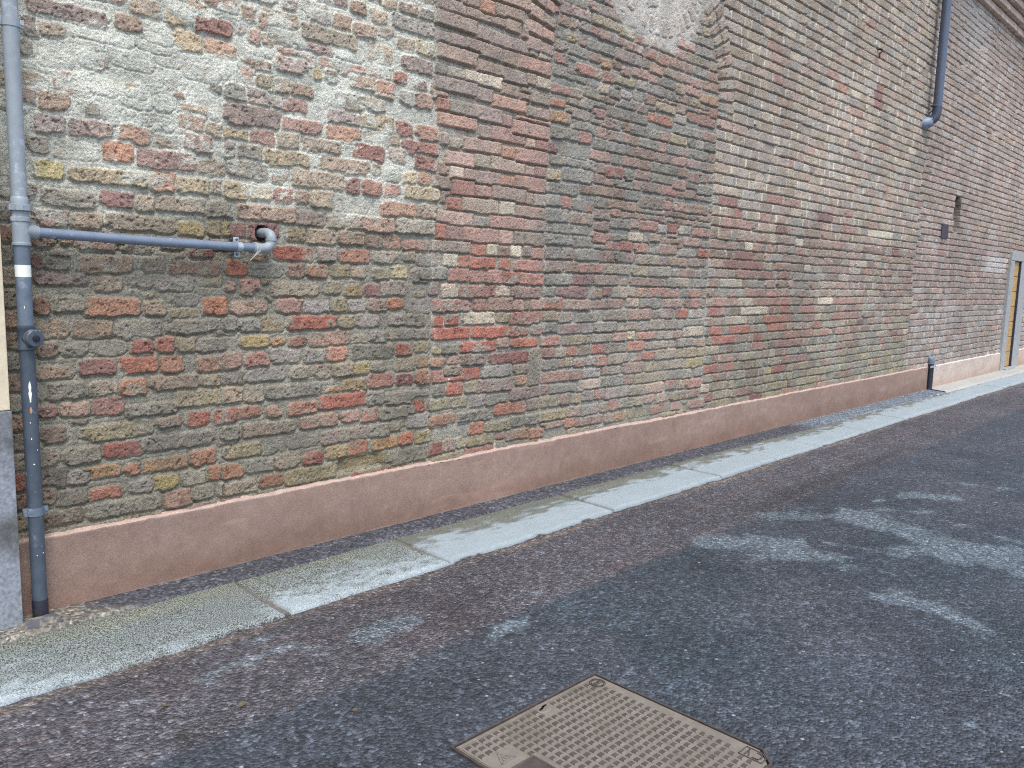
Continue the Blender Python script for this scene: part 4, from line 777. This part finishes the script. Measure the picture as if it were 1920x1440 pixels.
# splashes of white paint on the pipe
for zz, hh, a, ww in [(zy(733), 0.085, -1.75, 0.010), (zy(868), 0.006, -1.7, 0.006), (zy(790), 0.005, -1.9, 0.004), (zy(820), 0.008, -1.85, 0.004), (zy(842), 0.005, -1.2, 0.004), (zy(1035), 0.005, -1.1, 0.005), (zy(1038), 0.004, -1.9, 0.004), (zy(575), 0.012, -1.9, 0.003)]:
    bm = bmesh.new(); n = 7; rr = r*0.995+0.0012; vs = []
    for i in range(n+1):
        w = ww*(math.sin(math.pi*(i+0.25)/(n+0.5))**0.5)*(1+0.3*math.sin(i*2.3+zz*40)); zq = zz+hh*(i/n-0.5)
        vs.append((bm.verts.new((PX+rr*math.cos(a-w/r/2), PY+rr*math.sin(a-w/r/2), zq)), bm.verts.new((PX+rr*math.cos(a+w/r/2), PY+rr*math.sin(a+w/r/2), zq))))
    for i in range(n): bm.faces.new([vs[i][0], vs[i][1], vs[i+1][1], vs[i+1][0]])
    obj_bm('paint_splash', bm, M_wh, dp)
bm = bmesh.new(); n = 10; rr = r*0.99+0.0012; c = [bm.verts.new((PX+rr*math.cos(-1.75+0.16*math.cos(q)), PY+rr*math.sin(-1.75+0.16*math.cos(q)), zy(767)+0.014*math.sin(q))) for q in [2*math.pi*k/n for k in range(n)]]
bm.faces.new(c); obj_bm('rust_spot', bm, mat_plain('rust', (186,136,104), 0.9, 0.1, 0, 0.2, 80), dp)
# branch
BY = 3.722; A = wall(70, 436, BY); B = wall(492, 466, BY); br = 8.3*project([1.9, BY, 1.61])[2]/F
bm = bmesh.new(); sweep(bm, [(PX, PY, A[2]+0.003), (A[0]-0.012, BY, A[2]), (A[0]-0.010, BY, A[2]), (A[0]+0.004, BY, A[2])], [br*1.5, br*1.45, br*1.22, br*1.2], 28)
obj_bm('branch_socket', bm, M_lt, dp, True)
bm = bmesh.new(); sweep(bm, [(A[0]-0.01, BY, A[2]), (A[0]*0.5+B[0]*0.5, BY, (A[2]+B[2])/2-0.003), (2.085, BY, B[2]+0.002)], br, 28)
obj_bm('branch_pipe', bm, mat_plain('branch_blue_pipe', (116,129,146), 0.4, 0.5, 0, 0.10, 22, 0.0005, (170,182,200), 26, (0.62, 0.68)), dp, True)
hx, hz = wall(492, 438)[0], wall(492, 438)[2]
q0 = Vector((2.075, BY, B[2]+0.002)); ex = 2.175
path = [q0]+arc((ex-0.058, BY, B[2]), (ex, BY, B[2]), (ex, BY, B[2]+0.045), 9)+arc((ex, BY-0.002, hz-0.035), (ex, BY-0.006, hz+0.004), (ex-0.006, D-0.02, hz+0.003), 9)+[(ex-0.008, D+0.06, hz+0.003)]
bm = bmesh.new(); sweep(bm, path, br*1.17, 28); el = obj_bm('branch_elbow', bm, M_lt, dp, True)
bm = bmesh.new(); sweep(bm, [(ex, BY, B[2]+0.036), (ex, BY, B[2]+0.040), (ex, BY, B[2]+0.048), (ex, BY, B[2]+0.050)], [br*1.17, br*1.34, br*1.34, br*1.17], 28); obj_bm('elbow_collar', bm, M_lt, dp, True); bm = bmesh.new(); sweep(bm, [(2.078, BY, B[2]+0.002), (2.080, BY, B[2]+0.002), (2.094, BY, B[2]+0.002), (2.096, BY, B[2]+0.002)], [br*1.1, br*1.3, br*1.3, br*1.1], 28)
obj_bm('elbow_collar', bm, M_lt, dp, True)
bm = bmesh.new()
for k in range(3):                                        # strands of sealing hemp hanging from the joint
    x = 2.086+0.006*k; pts = [(x-0.002, BY-br*1.3, B[2]+0.01), (x+0.002*k, BY-br*1.34, B[2]-0.012), (x-0.014-0.006*k, BY-br*0.9, B[2]-0.04), (x-0.02-0.012*k, BY-0.01, B[2]-0.052-0.004*k)]
    sweep(bm, pts, 0.0014, 6)
obj_bm('sealing_hemp', bm, M_cau, dp)
cl = wall(448, 462, BY); cz = A[2]+(B[2]-A[2])*(cl[0]-A[0])/(B[0]-A[0])
bm = bmesh.new(); sweep(bm, [(cl[0]-0.014, BY, cz), (cl[0]-0.013, BY, cz), (cl[0]+0.013, BY, cz), (cl[0]+0.014, BY, cz)], [br*1.0, br*1.1, br*1.1, br*1.0], 28)
box(bm, cl[0]-0.022, cl[0]+0.006, BY+0.012, BY+0.016, cz+br*1.0, cz+br*1.0+0.026, 0.0012); box(bm, cl[0]-0.018, cl[0]+0.012, BY+0.012, BY+0.016, cz-br*1.0-0.028, cz-br*1.0, 0.0012)
clamp = obj_bm('pipe_clamp', bm, M_zn, dp, True)
for zq in (cz+br+0.014, cz-br-0.015):
    bm = bmesh.new(); sweep(bm, [(cl[0]-0.006, BY+0.004, zq), (cl[0]-0.006, D+0.02, zq)], 0.0055, 6); o = obj_bm('clamp_screw', bm, M_dk); o.parent = clamp; o.data.transform(Matrix.Translation(-Vector(dp.location)))

# ------------------------------------------------------------------ far downpipe that turns into the wall
def onx(px, py, x): rr = ray(px, py); return rr*(x/rr[0])+EYE
E0 = wall(1735, 232); FX = 11.84
T0 = onx(1766, 110, FX); T1 = onx(1760, 180, FX); fy = float(T0[1]); fr = 8.1*project(T0)[2]/F
zb = float(onx(1758, 205, FX)[2])
fp = thing('downpipe', 'dark grey downpipe hanging down from the eave on the right and turning into the brickwork', 'downpipe', (FX, fy, zb))
bm = bmesh.new(); sweep(bm, [(FX, fy, zb), (FX, fy, 6.6)], fr, 32); obj_bm('pipe', bm, mat_plain('slate_grey_pipe', (84,94,112), 0.35, 0.5, 0, 0.08, 12, 0.0005), fp, True)
ew = float(E0[2])
sp = D-fy
bm = bmesh.new(); path = [(FX, fy, zb+0.04)]+arc((FX, fy, zb), (FX, fy, zb-0.10), (FX-0.03, fy+0.35*sp, zb-0.14), 8)+[(FX-0.07, fy+0.6*sp, zb-0.17)]
sweep(bm, path, fr*1.03, 32); obj_bm('elbow', bm, mat_plain('dark_elbow', (66,74,90), 0.4, 0.5, 0, 0.1, 12), fp, True)
bm = bmesh.new(); sweep(bm, [(FX-0.055, fy+0.50*sp, zb-0.155), (FX-0.057, fy+0.52*sp, zb-0.158)]+arc((FX-0.06, fy+0.54*sp, zb-0.162), (FX-0.115, fy+0.75*sp, zb-0.19), (FX-0.13, D+0.06, zb-0.19), 10), [fr*1.05]+[fr*1.30]*12, 32); obj_bm('wall_socket', bm, mat_plain('pale_blue_socket', (122,138,157), 0.45, 0.5, 0, 0.12, 20, 0.0005, (96,104,112), 9, (0.55, 0.7)), fp, True)
bm = bmesh.new(); sweep(bm, [(FX-0.003, fy+0.02, zb+0.035), (FX-0.003, fy+0.02, zb+0.055)], fr*1.13, 32); sweep(bm, [(FX+fr, fy+0.02, zb+0.045), (FX+0.12, D+0.02, zb-0.03)], 0.008, 8)
obj_bm('bracket', bm, M_dk, fp, True)

# ------------------------------------------------------------------ drain outlet low in the wall where the plinth is interrupted
ox_ = 12.895; dr_ = thing('drain_outlet', 'black drain pipe with a pale elbow in the gap between the two plinth stretches', 'drain pipe', (ox_, D, 0))
bm = bmesh.new(); sweep(bm, [(ox_, D-0.03, -0.02), (ox_, D-0.03, 0.40)], 0.046, 24); obj_bm('pipe', bm, M_blk, dr_, True)
bm = bmesh.new(); sweep(bm, [(ox_, D-0.03, 0.38)]+arc((ox_, D-0.03, 0.42), (ox_, D-0.03, 0.465), (ox_+0.005, D+0.05, 0.467), 8), 0.049, 24); obj_bm('elbow', bm, M_md, dr_, True)
bm = bmesh.new(); box(bm, ox_-0.19, ox_+0.06, D-0.088, D-0.083, 0.335, 0.365, 0.002); obj_bm('strap', bm, M_zn, dr_)

# ------------------------------------------------------------------ small ironwork on the wall
h0 = wall(1643, 92); h1 = wall(1637, 104)
bm = bmesh.new(); sweep(bm, [(h0[0], D+0.05, h0[2]), (h0[0], D-0.06, h0[2]-0.01)]+arc((h0[0], D-0.07, h0[2]-0.02), (h0[0]-0.01, D-0.075, h1[2]+0.04), (h1[0]+0.03, D-0.06, h1[2]+0.02), 6)+[(h1[0], D-0.075, h1[2]-0.03)], 0.010, 10)
for v in bm.verts: v.co -= Vector((h0[0], D, h0[2]))
o = obj_bm('iron_hook', bm, mat_plain('rusty_iron', (58,46,42), 0.8, 0.3, 0.2, 0.3, 60), smooth=True); o.location = (h0[0], D, h0[2]); tag(o, 'small bent iron hook sticking out of the upper brickwork left of the far downpipe', 'hook')
c0 = wall(1768, 434)
bm = bmesh.new(); box(bm, -0.13, 0.13, -0.004, 0.05, -0.10, 0.10, 0.003); box(bm, 0.132, 0.15, -0.006, 0.05, -0.10, 0.10, 0.002)
for q in ((-0.11, 0.08), (0.11, 0.08), (-0.11, -0.08), (0.11, -0.08)): sweep(bm, [(q[0], -0.010, q[1]), (q[0], 0.0, q[1])], 0.008, 10)
o = obj_bm('cover_plate', bm, mat_plain('dark_sheet_metal', (70,62,72), 0.6, 0.4, 0.1, 0.2, 30)); o.location = (c0[0], D-0.022, c0[2]); tag(o, 'small dark metal plate set flush in the bricks, lower left of the slit opening', 'plate')

# ------------------------------------------------------------------ door at the far end
do = thing('door', 'honey coloured plank door deep in a grey stone frame at the right edge', 'door', (17.35, D, 0))
M_st = mat_plain('frame_stone', (158,161,160), 0.8, 0.3, 0, 0.16, 30, 0.002, (120,126,132), 8, (0.55, 0.75))
bm = bmesh.new(); box(bm, 16.86, 17.12, D-0.05, D+0.40, 0.0, 2.0, 0.008); obj_bm('jamb', bm, M_st, do)
bm = bmesh.new(); box(bm, 17.66, 18.11, D-0.05, D+0.40, 0.0, 2.0, 0.008); obj_bm('jamb', bm, M_st, do)
bm = bmesh.new(); box(bm, 16.87, 18.12, D-0.055, D+0.40, 2.002, 2.16, 0.008); obj_bm('lintel', bm, M_st, do)
bm = bmesh.new(); box(bm, 17.05, 17.72, D-0.10, D+0.40, -0.03, 0.05, 0.006); obj_bm('threshold', bm, M_st, do)
bm = bmesh.new(); nb = 7
for k in range(nb): z0 = 0.06+1.94*k/nb; box(bm, 17.122, 17.64, D-0.005, D+0.03, z0+0.006, z0+1.94/nb-0.006, 0.004)
box(bm, 17.122, 17.64, D+0.008, D+0.06, 0.055, 2.0); lf = obj_bm('leaf', bm, mat_wood(), do)
bm = bmesh.new(); box(bm, 17.638, 17.659, D-0.040, D+0.10, 0.055, 2.0); obj_bm('reveal_shade', bm, mat_plain('painted_reveal_shade', (46,52,70), 0.6, 0.4, 0, 0.1, 20), do)  # dark strip standing in for the shaded right reveal, not a real post

# ------------------------------------------------------------------ square cast iron cover in the road
ccx, ccy = 2.055, 1.437; ang = math.radians(1.0); W, L = 0.715, 0.745
mh = thing('manhole_cover', 'square cast iron access cover with a grid of raised studs, set in the asphalt', 'manhole cover', (ccx, ccy, -0.02))
mh.rotation_euler = (0, 0, -ang)
M_ci = mat_plain('dusty_cast_iron', (130,123,113), 0.72, 0.4, 0.15, 0.16, 26, 0.0008, (112,108,94), 6, (0.5, 0.75))
M_cs = mat_plain('worn_studs', (92,86,81), 0.55, 0.5, 0.25, 0.25, 34, 0.0008, (104,98,84), 8, (0.5, 0.7))
M_cf = mat_plain('dark_iron_frame', (84,77,73), 0.7, 0.4, 0.2, 0.3, 30, 0.001)
def mobj(name, bm, mats, smooth=False):
    me = bpy.data.meshes.new(name); bmesh.ops.recalc_face_normals(bm, faces=bm.faces); bm.to_mesh(me); bm.free()
    for m in mats: me.materials.append(m)
    o = bpy.data.objects.new(name, me); link(o, mh); return o
def outline(w, l, cut):                                   # the near right corner is cut off
    return [(-w/2, -l/2), (w/2-cut, -l/2), (w/2, -l/2+cut), (w/2, l/2), (-w/2, l/2)]
def ringbm(bm, o1, o2, z0, z1, mi=0):
    n = len(o1); a = [[bm.verts.new((x, y, z)) for x, y in o] for o in (o1, o2) for z in (z0, z1)]
    for i in range(n):
        j = (i+1) % n
        for q in ([a[1][i], a[1][j], a[3][j], a[3][i]], [a[0][i], a[0][j], a[1][j], a[1][i]], [a[2][i], a[3][i], a[3][j], a[2][j]]):
            bm.faces.new(q).material_index = mi
bm = bmesh.new(); ringbm(bm, outline(W+0.026, L+0.026, 0.058), outline(W+0.012, L+0.012, 0.056), -0.05, 0.003); mobj('frame', bm, [M_cf])
bm = bmesh.new(); f = [bm.verts.new((x, y, -0.010)) for x, y in outline(W+0.02, L+0.02, 0.05)]; bm.faces.new(f); mobj('gap', bm, [M_blk])
# lid plate with pads; pads left out under the emblems, key holes and plates
bm = bmesh.new(); o1 = outline(W, L, 0.055); zt = 0.0
top = [bm.verts.new((x, y, zt)) for x, y in o1]; bot = [bm.verts.new((x, y, -0.03)) for x, y in o1]; bm.faces.new(top)
for i in range(5): bm.faces.new([top[i], bot[i], bot[(i+1) % 5], top[(i+1) % 5]])
for x0, x1, y0, y1 in ((-W/2+0.004, W/2-0.004, L/2-0.016, L/2-0.006), (-W/2+0.004, -W/2+0.012, -L/2+0.01, L/2-0.02)): box(bm, x0, x1, y0, y1, zt, zt+0.003, 0.001)
def toloc(px, py):
    g = ground(px, py, -0.018); d = np.array([g[0]-ccx, g[1]-ccy]); c, s = math.cos(ang), math.sin(ang); return np.array([c*d[0]-s*d[1], s*d[0]+c*d[1]])
em = toloc(840+1680/6, 1240+165/6); kh = toloc(840+1065/6, 1240+525/6); rc = toloc(840+855/6, 1240+1170/6); tri = toloc(840+640/6, 1240+1085/6); c7 = toloc(1140+1590/5.647, 1240+955/5.647)
rc = rc+np.array([0.0, -0.035]); lim = lambda q, a, b: np.array([np.clip(q[0], -W/2+a, W/2-a), np.clip(q[1], -L/2+b, L/2-b)]); em = lim(em, 0.042, 0.046); c7 = lim(c7, 0.040, 0.054)
P = 0.0318; s = 0.0215
nx, ny = int((W-0.016)/P), int((L-0.024)/P)
for i in range(nx):
    for j in range(ny):
        x = -W/2+0.010+P*(i+0.5); y = L/2-0.017-P*(j+0.5); q = np.array([x, y])
        if np.abs(q-em).max() < 0.036 or np.abs(q-kh).max() < 0.040 or (np.abs(q-rc)-[0.07, 0.06]).max() < 0 or np.abs(q-tri).max() < 0.050 or (np.abs(q-c7)-[0.040, 0.055]).max() < 0: continue
        w = s*(0.9+0.15*RNG.random()); h = 0.0045-0.0012*RNG.random()
        b = [bm.verts.new((x+a*w/2, y+c*w/2, zt+0.0002)) for a, c in ((-1,-1),(1,-1),(1,1),(-1,1))]; t = [bm.verts.new((x+a*(w/2-0.0022), y+c*(w/2-0.0022), zt+h)) for a, c in ((-1,-1),(1,-1),(1,1),(-1,1))]
        bm.faces.new(t).material_index = 1
        for k in range(4): bm.faces.new([b[k], b[(k+1) % 4], t[(k+1) % 4], t[k]]).material_index = 0 if k in (0,) else 1
mobj('lid', bm, [M_ci, M_cs])
def strokes(bm, org, segs, wd, z0, z1, mi=0):
    for (x0, y0), (x1, y1) in segs:
        a = np.array([x0, y0])+org; b = np.array([x1, y1])+org; t = (b-a)/max(np.linalg.norm(b-a), 1e-6); nn = np.array([-t[1], t[0]])*wd/2; a = a-t*wd*0.35; b = b+t*wd*0.35
        c = [a-nn, b-nn, b+nn, a+nn]; lo = [bm.verts.new((*p, z0)) for p in c]; hi = [bm.verts.new((*p, z1)) for p in c]; bm.faces.new(hi)
        for k in range(4): bm.faces.new([lo[k], lo[(k+1) % 4], hi[(k+1) % 4], hi[k]])
circ = lambda rr, n=28: [((rr*math.cos(2*math.pi*k/n), rr*math.sin(2*math.pi*k/n)), (rr*math.cos(2*math.pi*(k+1)/n), rr*math.sin(2*math.pi*(k+1)/n))) for k in range(n)]
bm = bmesh.new(); strokes(bm, em, circ(0.030)+circ(0.0235), 0.0025, 0, 0.003)
strokes(bm, em, [((-.014,-.007),(.014,-.007)), ((-.014,.007),(.014,.007)), ((-.014,-.007),(-.014,.007)), ((.014,-.007),(.014,.007)), ((-.005,-.004),(-.005,.004)), ((.004,-.004),(.004,.004)), ((.004,.0),(.009,.004))], 0.0022, 0, 0.0028)
mobj('round_emblem', bm, [M_cs])
bm = bmesh.new(); a = 0.030; TP = [(-a, -0.018), (a, -0.018), (0.0, 0.034)]; T2 = [(-a*.5, -0.009), (a*.5, -0.009), (0.0, 0.016)]
Rm = Matrix.Rotation(math.radians(0), 2)
strokes(bm, tri, [(TP[i], TP[(i+1) % 3]) for i in range(3)], 0.0035, 0, 0.003); strokes(bm, tri, [(T2[i], T2[(i+1) % 3]) for i in range(3)], 0.0025, 0, 0.0025); strokes(bm, tri, [((0, -0.004), (0, 0.006))], 0.003, 0, 0.0025)
mobj('triangle_emblem', bm, [M_ci])
# marked corner plate: the characters C and 7 inside a cut-cornered frame; they read from the wall side
bm = bmesh.new(); hw, hl = 0.027, 0.040
strokes(bm, c7, [((-hw, hl), (hw, hl)), ((hw, hl), (hw, -hl+0.022)), ((hw, -hl+0.022), (hw-0.022, -hl)), ((hw-0.022, -hl), (-hw, -hl)), ((-hw, -hl), (-hw, hl))], 0.003, 0, 0.003)
strokes(bm, c7, [((-.018, .024), (.018, .024)), ((.018, .024), (-.018, .010)), ((-.018, -.004), (-.018, -.022)), ((-.018, -.022), (-.006, -.027)), ((-.006, -.027), (.010, -.025)), ((.010, -.025), (.017, -.014)), ((.017, -.014), (.017, -.004))], 0.0035, 0, 0.0034)
mobj('corner_mark', bm, [M_cs])
bm = bmesh.new()
n = 20; base = [bm.verts.new((kh[0]+0.036*math.cos(2*math.pi*k/n)*(1+0.12*math.cos(3*k)), kh[1]+0.030*math.sin(2*math.pi*k/n), 0.0005)) for k in range(n)]
tp = [bm.verts.new((kh[0]+0.031*math.cos(2*math.pi*k/n)*(1+0.12*math.cos(3*k)), kh[1]+0.025*math.sin(2*math.pi*k/n), 0.0035)) for k in range(n)]
bm.faces.new(tp)
for k in range(n): bm.faces.new([base[k], base[(k+1) % n], tp[(k+1) % n], tp[k]])
mobj('key_plate', bm, [M_ci])
bm = bmesh.new(); strokes(bm, kh, [((-.020, -.006), (-.006, -.003)), ((-.006, -.003), (.006, .004)), ((.006, .004), (.022, .005))], 0.008, 0.0034, 0.0042); mobj('key_slot', bm, [M_hole])
bm = bmesh.new()                                          # square lifting recess
hx2, hy2 = 0.062, 0.052; c4 = [(-1,-1),(1,-1),(1,1),(-1,1)]
hi = [bm.verts.new((rc[0]+a*hx2, rc[1]+b*hy2, 0.004)) for a, b in c4]; hi2 = [bm.verts.new((rc[0]+a*(hx2-0.006), rc[1]+b*(hy2-0.006), 0.004)) for a, b in c4]; lo = [bm.verts.new((rc[0]+a*(hx2-0.008), rc[1]+b*(hy2-0.008), 0.0006)) for a, b in c4]; ou = [bm.verts.new((rc[0]+a*(hx2+0.002), rc[1]+b*(hy2+0.002), 0.0002)) for a, b in c4]
for k in range(4):
    j = (k+1) % 4; bm.faces.new([hi[k], hi[j], hi2[j], hi2[k]]); bm.faces.new([hi2[k], hi2[j], lo[j], lo[k]]).material_index = 1; bm.faces.new([ou[k], ou[j], hi[j], hi[k]])
bm.faces.new(lo).material_index = 1
mobj('lifting_recess', bm, [M_cs, M_cf])

# crumbled mortar at the foot of the near pipe
bm = bmesh.new(); bmesh.ops.create_icosphere(bm, subdivisions=4, radius=1.0)
for v in bm.verts:
    p = v.co; k = 1+0.22*float(fbm(np.array(p.x*2.3+5), np.array(p.y*2.3+p.z*1.7), 2, 4)); v.co = Vector((p.x*0.085*k, p.y*0.05*k, max(p.z, -0.2)*0.032*k))
o = obj_bm('mortar_lump', bm, mat_plain('crumbly_mortar', (150,140,120), 0.95, 0.1, 0, 0.4, 90, 0.006, (92,92,96), 12, (0.5, 0.6)), smooth=True); g = ground(58, 1168); o.location = (g[0]+0.03, 3.655, 0.008); tag(o, 'crumbled mortar lump at the foot of the near downpipe', 'rubble')

# a few dry leaf scraps on the old asphalt
M_lf = mat_plain('dry_leaf', (138,126,100), 0.8, 0.2, 0, 0.25, 90)
def leaf(px, py, a, sz):
    g = ground(px, py, -0.016); bm = bmesh.new(); n = 9
    rows = []
    for i in range(n):
        t = i/(n-1); wq = 0.36*math.sin(math.pi*min(t*1.05, 1))**0.8*(1+0.25*math.sin(5*t+a*7)); rows.append([bm.verts.new((sz*(t-0.5), sz*wq*k, sz*(0.10*abs(k)*wq*2+0.16*t*t*(1+0.4*math.sin(3*a))+0.02))) for k in (-1, -0.4, 0, 0.5, 1)])
    for i in range(n-1):
        for k in range(4): bm.faces.new([rows[i][k], rows[i+1][k], rows[i+1][k+1], rows[i][k+1]])
    r_ = bmesh.ops.solidify(bm, geom=bm.faces[:], thickness=0.0006)
    o = obj_bm('dry_leaf', bm, M_lf, smooth=True); o.location = g; o.rotation_euler = (0.1, 0.05, a)
    return tag(o, 'small dry leaf scrap lying on the asphalt between kerb and manhole cover', 'leaf', 'dry leaf scraps on the asphalt')
for q in [(454,1322,.4,.034), (310,1323,1.9,.026), (598,1271,2.7,.022), (665,1332,.9,.022), (543,1331,3.6,.024), (499,1235,5.0,.018)]: leaf(*q)

# ------------------------------------------------------------------ camera and daylight
cd = bpy.data.cameras.new('camera'); cam = bpy.data.objects.new('camera', cd); COL.objects.link(cam)
cd.sensor_width = 36; cd.lens = F/1920*36; cd.clip_start = 0.05; cd.clip_end = 1000
Mx = Matrix((ROT[:, 0], -ROT[:, 1], -ROT[:, 2])).transposed().to_4x4(); Mx.translation = Vector(EYE); cam.matrix_world = Mx
scene.camera = cam
scene.cycles.use_denoising = False
scene.cycles.filter_width = 1.1
w = bpy.data.worlds.new('World'); scene.world = w; w.use_nodes = True; nt = w.node_tree; nt.nodes.clear()
sky = nt.nodes.new('ShaderNodeTexSky'); sky.sky_type = 'NISHITA'; sky.sun_disc = False; sky.sun_elevation = math.radians(SUN_EL); sky.air_density = 1.0; sky.dust_density = 2.5; sky.ozone_density = 1.0
bg = nt.nodes.new('ShaderNodeBackground'); bg.inputs[1].default_value = SKY; out = nt.nodes.new('ShaderNodeOutputWorld'); nt.links.new(sky.outputs[0], bg.inputs[0]); nt.links.new(bg.outputs[0], out.inputs[0])
sd = Vector((math.sin(math.radians(SUN_AZ))*math.cos(math.radians(SUN_EL)), -math.cos(math.radians(SUN_AZ))*math.cos(math.radians(SUN_EL)), math.sin(math.radians(SUN_EL))))   # towards the light
sky.sun_rotation = math.atan2(sd.x, sd.y)
sl_ = bpy.data.lights.new('sun', 'SUN'); sl_.energy = SUN; sl_.angle = math.radians(SUN_ANG); sl_.color = (1.0, 0.97, 0.93)
so = bpy.data.objects.new('sun', sl_); COL.objects.link(so); so.rotation_euler = sd.to_track_quat('Z', 'Y').to_euler(); so.location = (0, 0, 20)
vs = scene.view_settings; vs.view_transform = 'Standard'; vs.look = 'None'; vs.exposure = EXPO; vs.gamma = 1; vs.use_curve_mapping = False
